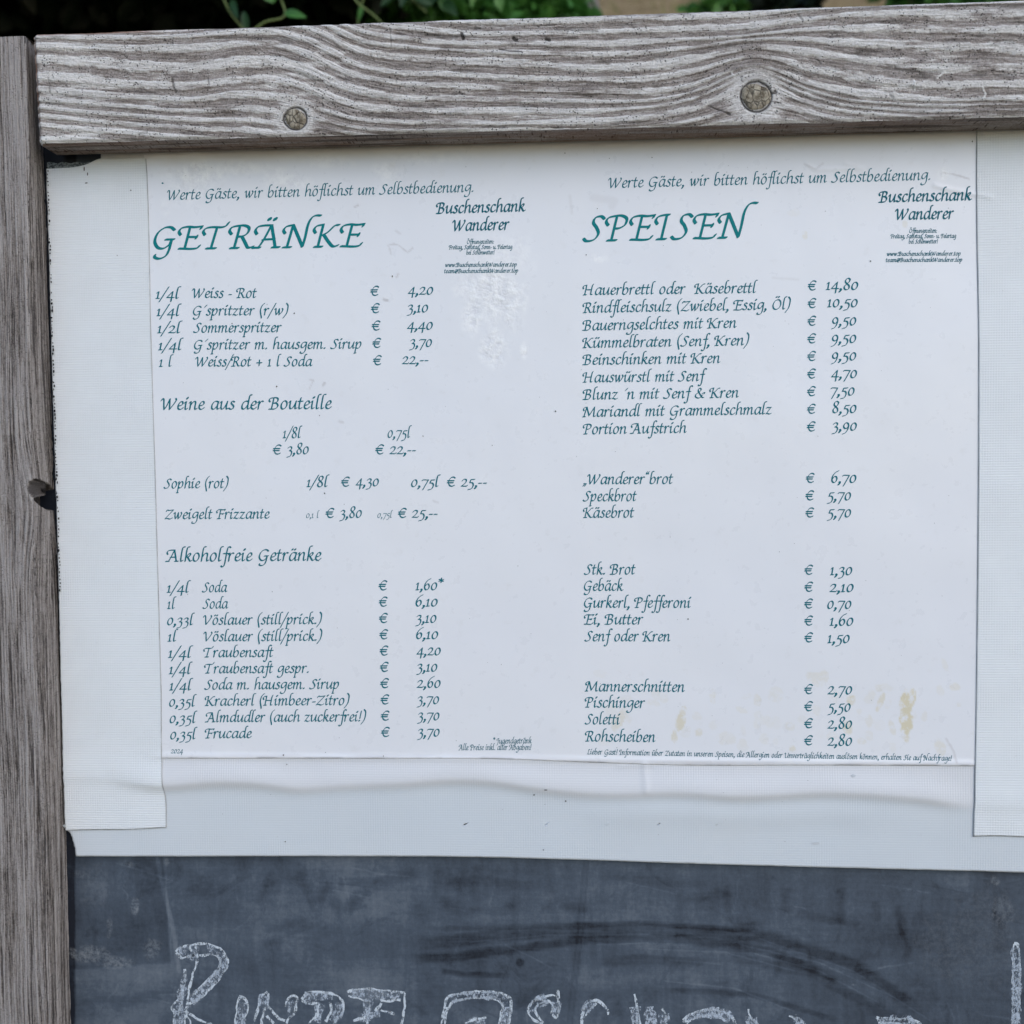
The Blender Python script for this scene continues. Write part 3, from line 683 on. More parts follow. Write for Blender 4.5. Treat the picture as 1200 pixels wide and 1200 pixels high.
# shreds of torn black adhesive along the tape's outer edge and at its torn top corner
vs = []; fs = []
def ragged(cx, cy, w, h, Y, n=9):
    o = len(vs)
    for i in range(n):
        a = 2 * math.pi * i / n; r = random.uniform(.6, 1.1)
        vs.append(P(cx + w * r * math.cos(a), cy + h * r * math.sin(a), Y))
    fs.append(tuple(range(o, o + n)))
for y in np.arange(196, 700, 4.2):
    if random.random() < .8: ragged(float(tl(y)) + random.uniform(-.6, .7), y, random.uniform(.5, 1.3), random.uniform(.8, 2.6), -.0042 - random.uniform(0, .0004), 6)
mesh_obj('adhesive_fringe', np.array(vs), fs, M_BLACK, tapeL)['kind'] = 'stuff'
n = NT('grey_adhesive', .9, .2); oc = n.coord()
n.set('Base Color', n.mix(n.rng(n.noise(oc, 500, 5, .7), .4, .6), (.05, .06, .065), (.25, .28, .29))); M_ADH = n.m
xs = np.linspace(55, 118, 32); top = 190.5 + .8 * np.sin(xs * .4); bot = tt(xs) + 1.2
V = np.concatenate([P(xs, top, -.0008), P(xs, (top + bot) / 2, -.0014), P(xs, bot, -.0012)])
mesh_obj('torn_corner', V, gridfaces(32, 3), M_ADH, tapeL, True)

# ------------------------------------------------------------------ lettering: a chancery hand drawn with a broad nib
GL = {}
def G(ch, adv, strokes): GL[ch] = (adv, [(s.strip().startswith('-'), [tuple(float(v) for v in p.split(',')) for p in s.strip().lstrip('=').replace('=', '').split()[(1 if s.strip().startswith('-') and s.strip()[1] == ' ' else 0):]]) for s in strokes.split(';')])
# straight strokes begin with "- "
lc = {
 'a': (88, '78,90 56,99 30,86 12,50 14,14 32,2 56,22 76,62 82,92;80,96 74,50 72,14 80,3 96,14'),
 'b': (84, '50,172 30,170 20,140 12,40 14,12 34,0 58,12 74,44 72,76 56,94 36,84 16,52'),
 'c': (66, '66,84 54,97 32,92 12,56 12,20 28,3 46,6 68,24'),
 'd': (90, '78,90 54,99 28,84 12,48 14,14 32,2 56,22 76,60;110,170 92,170 84,140 74,30 80,3 96,14'),
 'e': (66, '14,44 42,50 62,72 54,95 34,92 14,58 12,22 28,3 48,6 68,24'),
 'f': (50, '84,160 70,172 52,158 42,90 32,-20 20,-62 0,-66 -8,-54;- 8,91 64,91'),
 'g': (86, '80,92 54,99 28,84 12,52 16,24 34,16 56,36 76,70;82,96 78,40 72,-20 54,-56 26,-66 6,-56 8,-42'),
 'h': (90, '52,172 32,170 22,140 16,60 12,0;16,44 36,82 60,98 74,82 70,30 76,3 92,14'),
 'i': (42, '2,78 18,96 16,60 14,18 22,2 40,16;- 26,132 34,142'),
 'j': (42, '2,78 18,96 16,40 8,-30 -8,-56 -22,-54;- 26,132 34,142'),
 'k': (80, '52,172 32,170 22,140 16,60 12,0;16,44 40,82 60,96 66,78 48,56 22,50;34,52 52,24 68,2 88,12'),
 'l': (42, '52,172 32,170 22,140 15,60 14,16 22,2 38,13'),
 'm': (132, '2,78 18,97 15,50 12,0;14,42 34,82 54,98 64,82 60,40 57,0;59,42 80,82 100,98 110,82 106,30 112,3 130,14'),
 'n': (90, '2,78 18,97 15,50 12,0;14,42 36,82 58,98 70,82 66,30 72,3 90,14'),
 'o': (80, '46,99 24,84 10,48 16,12 36,0 60,18 72,54 66,86 46,99'),
 'p': (84, '2,78 18,97 14,50 2,-66;14,42 36,82 56,98 72,80 70,44 52,12 32,2 14,12;- -8,-66 16,-66'),
 'q': (86, '80,92 54,99 28,84 12,48 14,14 32,2 56,22 76,60;82,96 76,40 66,-66'),
 'r': (62, '2,78 18,97 15,50 12,0;14,42 30,80 48,98 62,90'),
 's': (58, '56,86 40,99 22,86 26,66 46,46 50,22 34,3 14,4 2,16'),
 't': (50, '28,134 20,92 14,28 22,2 44,15;- 0,92 50,92'),
 'u': (90, '2,78 18,97 14,40 20,6 38,8 60,38 76,80;80,97 72,34 76,3 92,14'),
 'v': (76, '2,78 18,97 24,50 30,2;30,2 58,36 72,78 62,97'),
 'w': (116, '2,78 18,97 20,46 28,2;28,2 50,40 62,92;- 64,95 66,4;66,2 96,40 110,80 100,97'),
 'x': (80, '2,84 20,96 40,50 58,4 78,14;78,92 60,92 20,6 0,8'),
 'y': (86, '2,78 18,97 16,40 24,8 42,10 62,40 76,80;82,97 74,20 56,-40 26,-64 6,-56'),
 'z': (72, '4,82 16,95 36,90 64,94;- 64,94 6,6;6,6 24,10 46,0 70,10'),
 '0': (82, '46,102 24,86 10,48 16,12 36,0 60,18 72,54 66,88 46,102'),
 '1': (50, '8,80 26,100 22,50 20,2;- 4,2 40,2'),
 '2': (80, '10,78 30,102 56,98 62,74 42,38 6,4;- 6,5 60,3;60,3 72,4 80,16'),
 '3': (72, '10,84 32,103 56,94 54,66 30,48;30,48 56,40 62,8 42,-34 4,-46'),
 '4': (84, '- 62,103 2,16;- 2,15 82,15;- 62,103 52,-44'),
 '5': (74, '- 76,101 30,97;- 30,98 18,54;18,54 50,52 64,18 46,-30 4,-46'),
 '6': (80, '80,162 42,134 14,84 12,30 34,0 60,18 68,56 54,84 34,80 16,50'),
 '7': (78, '6,90 16,101 82,99;- 82,99 22,-46'),
 '8': (80, '42,80 20,106 26,140 50,156 70,138 62,106 34,74 12,40 20,8 44,-1 66,18 64,54 42,80'),
 '9': (80, '66,50 44,24 20,34 12,66 30,98 54,100 70,70 62,10 38,-34 6,-50'),
 ',': (32, '12,10 20,-2 4,-28'), '.': (32, '- 11,6 16,10'), '-': (50, '- 6,46 42,46'), ':': (34, '- 12,6 17,10;- 20,70 25,74'),
 '/': (56, '- 76,172 -16,-48'), '(': (50, '58,172 26,134 12,60 34,-44'), ')': (50, '24,172 48,130 38,30 -4,-44'),
 '+': (96, '- 10,50 82,50;- 46,92 46,8'), '!': (40, '- 34,150 20,40;- 11,6 16,10'), '´': (44, '- 24,118 50,150'), '`': (30, '- 8,160 20,132'),
 '*': (66, '- 34,170 34,104;- 6,150 62,122;- 62,150 6,122'), '„': (52, '12,10 20,-2 4,-28;32,10 40,-2 24,-28'), '“': (52, '24,170 10,148 18,136;46,170 32,148 40,136'),
 '&': (130, '98,40 70,4 36,0 10,20 14,50 48,78 76,110 66,134 44,128 40,98 64,54 98,8 116,4;96,60 118,74 126,66 118,56'),
 '@': (130, '84,78 60,84 42,54 52,26 72,36 86,76 88,40 104,34 120,70 104,112 62,126 22,94 12,42 36,0 84,-6'),
 '€': (112, '106,122 86,138 56,134 26,96 18,56 32,14 62,0 98,14;- 2,84 92,84;- 0,54 84,54'),
 ' ': (52, ''),
}
uc = {
 'A': (122, '-2,92 -12,116 2,142 34,150 72,150;68,148 42,72 14,10 -12,0;70,150 88,60 98,6;- 30,56 90,58;- -18,2 20,2;- 82,3 120,3'),
 'B': (104, '2,96 -10,116 0,140 30,150 64,152 86,136 82,104 62,86 38,80;38,80 74,76 90,46 74,12 44,1 -4,2;- 40,148 24,4'),
 'C': (104, '100,128 78,148 46,142 14,100 12,44 34,8 66,2 98,24'),
 'D': (124, '2,96 -10,116 0,140 30,150 74,148 108,112 106,52 74,8 -4,2;- 40,148 24,4'),
 'E': (102, '0,94 -10,116 2,140 34,149 70,145 108,150;- 108,150 102,134;- 46,147 28,5;- 38,80 86,80;- 86,88 82,70;-2,4 30,2 62,0 92,5 104,22'),
 'F': (94, '0,94 -10,116 2,140 34,149 70,145 108,150;- 108,150 102,134;- 46,147 28,3;- 38,80 84,80;- 84,88 80,70;- 6,2 50,2'),
 'G': (118, '108,128 86,148 54,144 22,110 10,56 28,14 58,6 86,30 96,60;- 66,66 110,66;- 98,66 90,0;90,0 76,-42 44,-62 18,-52 18,-36'),
 'H': (136, '0,94 -10,116 2,140 34,150;- 36,150 20,3;120,166 108,130 98,40 98,8 116,6;- 30,80 104,80;- 2,2 40,2'),
 'I': (58, '0,94 -10,116 2,140 34,150 56,150;- 44,149 26,3;- 4,2 48,2'),
 'J': (58, '0,94 -10,116 2,140 34,150 58,150;44,149 34,40 18,-28 -8,-46'),
 'K': (116, '0,94 -10,116 2,140 34,150;- 36,150 18,3;118,146 96,142 64,100 34,78;44,80 70,36 96,3 122,10;- 0,2 40,2'),
 'L': (90, '76,134 60,152 46,134 36,60 24,10 4,3;10,4 40,8 70,0 96,18'),
 'M': (156, '0,94 -10,116 2,140 30,150;- 32,150 4,3;- 32,150 70,16;- 70,16 134,150;- 132,150 130,14;130,14 138,3 154,10;- -10,2 22,2'),
 'N': (132, '-2,94 -12,116 2,140 32,150;- 36,150 14,3;- 36,150 94,4;94,4 104,70 112,150 128,196 150,212 174,210;- -6,2 34,2'),
 'O': (120, '70,150 32,128 10,70 22,16 56,0 96,28 112,84 98,134 70,150'),
 'P': (98, '2,94 -10,116 0,140 30,150 66,152 92,132 86,96 60,76 36,74;- 42,148 24,3;- 4,2 48,2'),
 'R': (112, '2,94 -10,116 0,140 30,150 66,152 90,134 84,100 60,80 36,78;- 42,148 22,3;56,80 78,34 94,3 120,10;- 2,2 44,2'),
 'S': (86, '90,134 72,151 44,142 36,112 54,82 66,44 46,8 10,0 -6,16'),
 'T': (112, '0,92 -10,116 6,138 40,144 80,142 104,150 118,174;- 60,142 38,3;- 14,2 62,2'),
 'U': (120, '-4,120 12,148 28,130 20,50 30,8 62,8 98,60;- 114,150 98,14;98,14 104,3 120,10'),
 'V': (112, '-6,120 8,148 24,130 30,60 38,2;38,2 76,64 106,124 98,150'),
 'W': (160, '-6,120 8,148 22,130 26,60 34,2;34,2 62,60 86,140;- 88,146 92,4;92,2 128,64 158,124 150,150'),
 'Z': (108, '14,122 24,146 50,140 112,148;- 112,148 4,5;4,5 36,10 72,0 104,18'),
}
for k, v in lc.items():
    GL[k] = v
for k, v in uc.items():
    GL[k] = v
def parse(v):
    out = []
    for s in v.split(';'):
        s = s.strip()
        if not s: continue
        st = s.startswith('- ')
        if st: s = s[2:]
        out.append((st, np.array([[float(q) for q in p.split(',')] for p in s.split()])))
    return out
GLP = {}
for k, (adv, v) in GL.items():
    st = parse(v)
    if k in uc: st = [(s, a * np.array([1, .90])) for s, a in st]
    GLP[k] = (adv, st)
for b, u, dx in (('a', 'ä', 0), ('o', 'ö', -4), ('u', 'ü', 0)):
    adv, st = GLP[b]; GLP[u] = (adv, st + [(True, np.array([[32 + dx, 132], [36 + dx, 137.]])), (True, np.array([[62 + dx, 132], [66 + dx, 137.]]))])
for b, u, dx in (('A', 'Ä', 22), ('O', 'Ö', 14)):
    adv, st = GLP[b]; GLP[u] = (adv, st + [(True, np.array([[32 + dx, 170], [36 + dx, 175.]])), (True, np.array([[62 + dx, 170], [66 + dx, 175.]]))])
def catmull(p, n=4):
    if len(p) == 2: return p
    closed = np.allclose(p[0], p[-1])
    q = np.vstack([p[-2] if closed else 2 * p[0] - p[1], p, p[1] if closed else 2 * p[-1] - p[-2]])
    out = []
    for i in range(1, len(q) - 2):
        a, b, c, d_ = q[i - 1], q[i], q[i + 1], q[i + 2]
        for k in range(n):
            t_ = k / n
            out.append(.5 * ((2 * b) + (-a + c) * t_ + (2 * a - 5 * b + 4 * c - d_) * t_ ** 2 + (-a + 3 * b - 3 * c + d_) * t_ ** 3))
    out.append(p[-1]); return np.array(out)
SLANT = .085
def nib_strip(p, A, B, ang):
    """outline swept by an elliptical nib: returns verts and faces of one stroke"""
    ca, sa = math.cos(ang), math.sin(ang); Mx = np.array([[ca * A, -sa * B], [sa * A, ca * B]])
    T = np.gradient(p, axis=0); T /= np.linalg.norm(T, axis=1)[:, None] + 1e-9
    N = np.stack([-T[:, 1], T[:, 0]], 1); E = N @ Mx; nE = np.linalg.norm(E, axis=1)[:, None] + 1e-9
    E = (E / nE) @ Mx.T
    V = list(p + E) + list(p - E); n = len(p)
    Fc = [(i, i + n, i + n + 1, i + 1) for i in range(n - 1)]
    for end, sgn in ((0, -1), (n - 1, 1)):
        c = p[end]; t_ = T[end] * sgn
        # support points turning from +E through the travel direction to -E
        a0 = math.atan2(N[end][1], N[end][0]); idx = [end]
        for k in (1, 2, 3):
            aa = a0 - sgn * math.pi * k / 4; nn = np.array([math.cos(aa), math.sin(aa)]); e = nn @ Mx; e = (e / (np.linalg.norm(e) + 1e-9)) @ Mx.T
            idx.append(len(V)); V.append(c + e)
        idx.append(end + n); Fc.append(tuple(idx))
    return np.array(V), Fc
def text(s, xa, ya, xb, yb, xh, parent, mat=None, name='text_line', bold=1.08, label=None, sh=SLANT):
    mat = mat or M_INK; u = xh / 100.0; A, B = 11.0 * bold, 4.0 * bold
    pen = 0; strokes = []; lo, hi = 1e9, -1e9
    for ch in s:
        adv, st = GLP[ch]
        slant = 0.03 if ch == '€' else sh
        for straight, pts in st:
            p = pts if straight else catmull(pts, 4)
            q = np.stack([p[:, 0] + pen + slant * p[:, 1], p[:, 1]], 1)
            kk = 1.35 if ch in '.,:' or len(p) == 2 and np.ptp(p[:, 1]) < 12 and np.ptp(p[:, 0]) < 10 else 1
            V, Fc = nib_strip(q, A * kk * .92 if ch != '€' else A * .95, B if kk == 1 else A * .75, math.radians(38) if ch != '€' else math.radians(60))
            strokes.append((V, Fc)); lo = min(lo, V[:, 0].min()); hi = max(hi, V[:, 0].max())
        pen += adv + ((24 if s.isupper() else 12) if ch in uc or ch in 'ÄÖ' else 11 if ch.isalpha() else 9)
    L = math.hypot(xb - xa, yb - ya); sx = L / (hi - lo)
    dx, dy = (xb - xa) / L, (yb - ya) / L
    VS = []; FS = []; off = 0
    for k, (V, Fc) in enumerate(strokes):
        a = (V[:, 0] - lo) * sx; b = V[:, 1] * u
        X = xa + dx * a; Y = ya + dy * a - b
        Wp_ = P(X, Y, 0.0); Wp_[:, 1] = -(relief(X, Y) + LF + .00012 + .000012 * (k % 9))
        VS.append(Wp_); FS += [tuple(i + off for i in f) for f in Fc]; off += len(V)
    o = mesh_obj(name, np.concatenate(VS), FS, mat)
    o.parent = parent; o.matrix_parent_inverse = Matrix.Translation(-Vector(banner.location))
    if label: o['label'] = label
    return o
def T(*a, **k): return text(*a, film, **k) if False else text(a[0], a[1], a[2], a[3], a[4], a[5], film, **k)

B_ = 8.0
T('`', 190, 223, 193, 222.3, 5, bold=.8)
T('Werte Gäste, wir bitten höflichst um Selbstbedienung.', 196.5, 235, 555, 225.2, 8.3, bold=.95)
T('Werte Gäste, wir bitten höflichst um Selbstbedienung.', 712.5, 220.8, 1089.5, 211.3, 8.6, bold=.95)
T('GETRÄNKE', 180, 293, 429, 289, 19.4, mat=M_INKB, name='heading', bold=.98, label='large teal heading GETRÄNKE')
T('SPEISEN', 682, 283.2, 889, 278.5, 21.2, mat=M_INKB, name='heading', bold=.95, label='large teal heading SPEISEN')
for (a, b, dy) in (((510.7, 616.3), (530, 597.5), 0), ((1028.6, 1138.6), (1048, 1117.6), -13.2)):
    T('Buschenschank', a[0], 250.8 + dy, a[1], 248 + dy * 1.0, 9.0, mat=M_INKD, bold=1.3)
    T('Wanderer', b[0], 271.2 + dy, b[1], 269.6 + dy * .98, 9.2, mat=M_INKD, bold=1.3)
for (x, y, k) in ((547.4, 286.2, 0), (1065, 273.2, 1)):
    e = 1 + .035 * k
    T('Öffnungszeiten:', x, y, x + 31.6 * e, y - .4, 3.3, mat=M_INKD, bold=1.5, sh=.05)
    T('Freitag, Samstag, Sonn- u. Feiertag', x - 21.3 * e, y + 6.4, x + 53.2 * e, y + 5.8, 3.3, mat=M_INKD, bold=1.5, sh=.05)
    T('bei Schönwetter!', x - .6, y + 12.6, x + 32.5 * e, y + 12.2, 3.3, mat=M_INKD, bold=1.5, sh=.05)
    T('www.BuschenschankWanderer.top', x - 25.7 * e, y + 27, x + 58.3 * e, y + 26.4, 3.3, mat=M_INKD, bold=1.5, sh=.05)
    T('team@BuschenschankWanderer.top', x - 26.8 * e, y + 34.2, x + 60 * e, y + 33.6, 3.3, mat=M_INKD, bold=1.5, sh=.05)
qty = [('1/4l', 183, 213.5, 350.3), ('1/4l', 184, 214, 370.5), ('1/2l', 185, 215, 390.5), ('1/4l', 186, 216.5, 410.4), ('1 l', 187, 204.5, 429.8)]
for s, a, b, y in qty: T(s, a, y, b, y, B_)
for s, a, y, b, y2 in (('Weiss - Rot', 225.6, 349.4, 302, 349.4), ('G´spritzter (r/w)', 226.6, 370, 339, 369.5), ('Sommerspritzer', 227, 390, 331, 389.4),
                       ('G´spritzer m. hausgem. Sirup', 228, 409.8, 424, 408.6), ('Weiss/Rot + 1 l Soda', 229.6, 429.6, 367, 429.2)): T(s, a, y, b, y2, B_)
def price(xe, ye, s, a, b, y, xh=8.2):
    T('€', xe, ye, xe + 10.6, ye, 7.7, name='euro_sign', bold=1.05)
    if s: T(s, a, y, b, y, xh, name='price')
for k, (s, a, b, y) in enumerate((('4,20', 478, 508, 345.3), ('3,10', 476.6, 502, 366), ('4,40', 477, 507.5, 386.3), ('3,70', 479.4, 506.5, 406.4), ('22,--', 471, 502.5, 426.6))):
    price(434 + .8 * k, 346.4 + 20.3 * k, s, a, b, y)
T('Weine aus der Bouteille', 189, 480.4, 389.4, 479.2, 9.8, bold=1.05)
T('1/8l', 331.6, 513.2, 355, 513.2, B_); T('0,75l', 454.4, 512.8, 483, 512.8, B_)
price(320, 532.2, '3,80', 336, 362.4, 532); price(440, 532, '22,--', 456.5, 488, 532)
T('Sophie (rot)', 192.4, 572.2, 269, 571.7, B_); T('1/8l', 359.5, 570.4, 387, 570.4, B_); price(400, 569.8, '4,30', 417, 444.5, 569.5)
T('0,75l', 482, 570.4, 516.8, 570.4, B_); price(523.7, 569.8, '25,--', 540, 571, 570)
T('Zweigelt Frizzante', 193.6, 608.2, 317, 607.4, B_); T('0,1 l', 359.5, 606.8, 375.3, 606.8, 5, bold=.9); price(382, 606.4, '3,80', 398, 424.6, 606.4)
T('0,75l', 442.7, 606.6, 461, 606.6, 5, bold=.9); price(466.6, 606.4, '25,--', 482.6, 513.4, 606.4)
T('Alkoholfreie Getränke', 194.4, 657.8, 377.6, 656.6, 9.8, bold=1.05)
rows2 = [('1/4l', 196, 225, 694, 'Soda', 237.4, 267.6, 693.5, 693.3), ('1l', 196.4, 208, 713, 'Soda', 238, 268.6, 712.7, 712.5), ('0,33l', 196.6, 229.5, 732, 'Vöslauer (still/prick.)', 238.6, 378.4, 731.7, 730.6),
         ('1l', 197, 210, 751.2, 'Vöslauer (still/prick.)', 239, 378.6, 751, 750.2), ('1/4l', 197.6, 227.6, 770.2, 'Traubensaft', 239, 321.6, 769.6, 769.2), ('1/4l', 198.5, 227, 789.2, 'Traubensaft gespr.', 240, 362.6, 788.4, 787.8),
         ('1/4l', 199, 227.6, 808.3, 'Soda m. hausgem. Sirup', 240, 398, 807.4, 806.5), ('0,35l', 199, 231.6, 827.3, 'Kracherl (Himbeer-Zitro)', 240.6, 410.5, 826.4, 825.5), ('0,35l', 199.5, 232.4, 846.6, 'Almdudler (auch zuckerfrei!)', 240.6, 429.8, 845.6, 844.6),
         ('0,35l', 200.2, 232.4, 865.6, 'Frucade', 240.6, 296, 864.4, 864.2)]
for s, a, b, y, s2, a2, b2, y2, y3 in rows2: T(s, a, y, b, y, B_); T(s2, a2, y2, b2, y3, B_)
pr2 = [('1,60*', 487, 521), ('6,10', 487.4, 513.4), ('3,10', 487, 512), ('6,10', 488, 514), ('4,20', 488.4, 517), ('3,10', 488, 513), ('2,60', 488.6, 516.8), ('3,70', 488.6, 515), ('3,70', 489, 515.4), ('3,70', 489, 515.6)]
for k, (s, a, b) in enumerate(pr2): price(444 + .32 * k, 691 + 19.05 * k, s, a, b, 691 + 19.03 * k)
T('2024', 201, 882, 215.4, 882, 4.2, mat=M_INKD)
T('* Jugendgetränk', 578, 871, 623.4, 870.4, 4.4, mat=M_INKD, bold=1.15); T('Alle Preise inkl. aller Abgaben!', 537.4, 878.4, 623, 878.2, 4.4, mat=M_INKD, bold=1.15)
R9 = 8.4
for s, a, y, b, y2 in (('Hauerbrettl oder  Käsebrettl', 682.4, 346, 888, 343.4), ('Rindfleischsulz (Zwiebel, Essig, Öl)', 682.4, 366.8, 926.5, 362.6), ('Bauerngselchtes mit Kren', 682.2, 387.4, 863, 384.2), ('Kümmelbraten (Senf, Kren)', 682.2, 407.8, 878, 404.6),
                       ('Beinschinken mit Kren', 682.2, 427.6, 844, 425.4), ('Hauswürstl mit Senf', 682.4, 448.2, 828.6, 446.4), ('Blunz ´n mit Senf & Kren', 682.4, 468.4, 865.8, 465.8), ('Mariandl mit Grammelschmalz', 682.2, 488.6, 904, 485.4), ('Portion Aufstrich', 682.8, 508.8, 804.6, 507.2),
                       ('„Wanderer“brot', 682.5, 567.4, 789, 566.8), ('Speckbrot', 682.6, 587.2, 746.4, 587), ('Käsebrot', 683, 606.6, 743.5, 606.2),
                       ('Stk. Brot', 684, 673, 745, 672.8), ('Gebäck', 684, 692, 730.7, 692), ('Gurkerl, Pfefferoni', 684, 711.8, 810, 711.8), ('Ei, Butter', 684, 731.4, 754, 731.4), ('Senf oder Kren', 684.6, 751, 785.5, 751.2),
                       ('Mannerschnitten', 685, 809.6, 802.3, 810.2), ('Pischinger', 685, 828.4, 756, 829), ('Soletti', 685, 848, 727, 848.4), ('Rohscheiben', 685.3, 868, 768, 868.8)): T(s, a, y, b, y2, R9)
for k, (s, a, b, y) in enumerate((('14,80', 967, 1005.3, 339.8), ('10,50', 968.7, 1004.7, 360), ('9,50', 973.3, 1003, 381.3), ('9,50', 973, 1003, 401.8), ('9,50', 973, 1003, 422.3), ('4,70', 973.3, 1003.8, 443), ('7,50', 972.8, 1001, 463.4), ('8,50', 974.7, 1003.3, 483.8), ('3,90', 973.7, 1003.7, 504.4))):
    price(946 - .15 * k, 340.2 + 20.62 * k, s, a, b, y, 8.6)
for xe, ye, s, a, b, y in ((943.6, 565.4, '6,70', 973.3, 1003, 565.6), (943, 585.8, '5,70', 968, 996.7, 586), (943, 605.8, '5,70', 968, 996.7, 605.8), (941.8, 672.8, '1,30', 971.6, 998, 673.4), (941.8, 692.6, '2,10', 971, 999.6, 693.2), (941.7, 712.3, '0,70', 968.7, 997, 712.8),
                           (941.7, 732.2, '1,60', 971, 999.3, 732.6), (941.7, 751.8, '1,50', 968.7, 995, 752.8), (941.6, 812.3, '2,70', 968.8, 998, 812.8), (941.6, 832.3, '5,50', 968.8, 996.3, 833), (941.6, 852.3, '2,80', 968.8, 998, 853), (941.6, 872.2, '2,80', 968.8, 998, 873)):
    price(xe, ye, s, a, b, y, 8.6)
T('Lieber Gast! Information über Zutaten in unseren Speisen, die Allergien oder Unverträglichkeiten auslösen können, erhalten Sie auf Nachfrage!', 687.6, 883.2, 1114.7, 890.8, 4.2, mat=M_INKD, bold=1.15)

# specks of dirt stuck on the sheet
vs = []; fs = []
def speck(x, y, w, h, lift=.0007):
    o = len(vs); n = 7; X = []; Y = []
    for i in range(n):
        a = 2 * math.pi * i / n; r = random.uniform(.7, 1.1); X.append(x + w * r * math.cos(a)); Y.append(y + h * r * math.sin(a))
    X = np.array(X); Y = np.array(Y); q = P(X, Y, 0); q[:, 1] = -(relief(X, Y) + lift + random.uniform(0, .00008)); vs.extend(q); fs.append(tuple(range(o, o + n)))
for x, y, w, h in ((345.5, 367.5, .9, .9), (273, 379.5, .6, .8), (325, 453, 1.2, 1), (375, 487, .7, .7), (333, 884, 1, .9), (337, 895, .8, .8), (651, 482, 1, 1), (626, 930.5, .9, 1.2), (639, 924, 1, .8), (640, 924, 2.0, .7), (663, 938, 1.1, 1.3), (381, 578, .9, .9), (496, 511, .8, .6), (577, 522, .7, .8), (1019.5, 306.5, .9, .9), (806, 725, .8, 1.1),
                   (335, 985.5, .9, .8), (637, 995, .8, .8), (607, 663, .5, .5), (320, 693, .5, .6), (1138.5, 166.5, .8, 1), (1187, 953, 1, .9), (460, 324, .7, 1.3), (374, 657, .6, .5), (450, 885, .6, .6), (662, 180, .7, .7), (764, 185, .6, .8), (714, 186, .5, .5), (687, 299, .7, .8), (106, 663, .9, .7), (700, 245, .6, .6)):
    speck(x, y, w, h)
for _ in range(90): speck(random.uniform(190, 1130), random.uniform(190, 995), random.uniform(.25, .55), random.uniform(.25, .5))
M_DIRT = m_dark('dirt', (.06, .055, .05))
o = mesh_obj('dirt_specks', np.array(vs), fs, M_DIRT); o.parent = film; o.matrix_parent_inverse = Matrix.Translation(-Vector(banner.location)); o['kind'] = 'stuff'
vs = []; fs = []
for x, y, w, h in ((100.5, 199.5, .9, 3.2), (104.5, 205, .8, 2), (155, 224, 1.0, .7), (103, 215.5, 2, .7), (139, 300, .6, .8)): speck(x, y, w, h, .0016)
mesh_obj('dirt_specks', np.array(vs), fs, M_DIRT, tapeL)['kind'] = 'stuff'
# flake on the lower hem of the vinyl
vs = []; fs = []
M_FLAKE = m_dark('pale_flake', (.36, .375, .39))
for (x, y, w, h) in ((955, 987.5, 6, 1.8), (999, 908, 3, 2)): speck(x, y, w, h, .0004)
o = mesh_obj('paint_flakes', np.array(vs), fs, M_FLAKE, banner); o['kind'] = 'stuff'

# ------------------------------------------------------------------ chalk lettering on the slate
def chalk(strokes, fills=()):
    VS = []; FS = []; MI = []; off = 0; k = 0
    for grp, wd, m in ((strokes, 2.1, 0), (fills, 6.0, 1)):
        for pts in grp:
            pts = [tuple(map(float, p)) for p in pts]
            if pts[-1][1] >= 1199: # carry on below the edge of the photograph
                (ax, ay), (bx2, by2) = pts[-2], pts[-1]; pts.append((bx2 + (bx2 - ax) * .3, by2 + 34))
            p = catmull(np.array(pts), 6) if len(pts) > 2 else np.array([pts[0] + (np.array(pts[1]) - pts[0]) * q for q in np.linspace(0, 1, 8)])
            p = p + np.stack([vn(p[:, 1] / 5, p[:, 0] / 5, 3), vn(p[:, 0] / 5, p[:, 1] / 5, 8)], 1) * 1.6 - .8
            T_ = np.gradient(p, axis=0); T_ /= np.linalg.norm(T_, axis=1)[:, None] + 1e-9; N = np.stack([-T_[:, 1], T_[:, 0]], 1)
            w = wd * (.45 + 1.2 * vn(p[:, 0] / 6, p[:, 1] / 6, 5 + k))[:, None] * .5 * (1.25 if m == 0 else 1.6)
            V = np.concatenate([p + N * w, p - N * w]); n = len(p)
            VS.append(P(V[:, 0], V[:, 1], YS - .00015 - .00002 * (k % 7))); k += 1
            f = [(i, i + 1, i + 1 + n, i + n) for i in range(n - 1)]
            FS += [tuple(q + off for q in a) for a in f]; MI += [m] * len(f); off += 2 * n
    o = mesh_obj('chalk_letter', np.concatenate(VS), FS, None, None, mats=[M_CHALK, M_CHALKF], mi=MI)
    o.parent = slate; o.matrix_parent_inverse = Matrix.Translation(-Vector(board.location))
    return o
chalk([[(205, 1116), (215, 1109), (240, 1106), (257, 1112), (267, 1127), (260, 1142), (240, 1165), (222, 1177)], [(220, 1187), (235, 1196), (258, 1206)], [(234, 1120), (250, 1119), (259, 1125), (255, 1137), (240, 1152), (225, 1167)],
       [(217, 1136), (215, 1152), (210, 1170), (201, 1180), (205, 1187), (204, 1200)], [(229, 1109), (231, 1125), (225, 1145), (220, 1170), (216, 1200)], [(206, 1117), (212, 1122), (224, 1121), (233, 1121)], [(222, 1108), (226, 1122)], [(212, 1150), (214, 1170), (209, 1190)], [(222, 1175), (219, 1190), (224, 1200)]],
      [[(208, 1116), (222, 1113), (234, 1112)], [(252, 1114), (262, 1127), (255, 1142), (238, 1160), (224, 1174)], [(216, 1145), (212, 1168), (208, 1200)], [(240, 1112), (252, 1115)], [(222, 1118), (228, 1126)]])
chalk([[(282, 1168), (289, 1173), (290, 1185), (283, 1200)], [(279, 1171), (276, 1200)], [(282, 1167), (279, 1172)]], [[(285, 1175), (282, 1200)]])
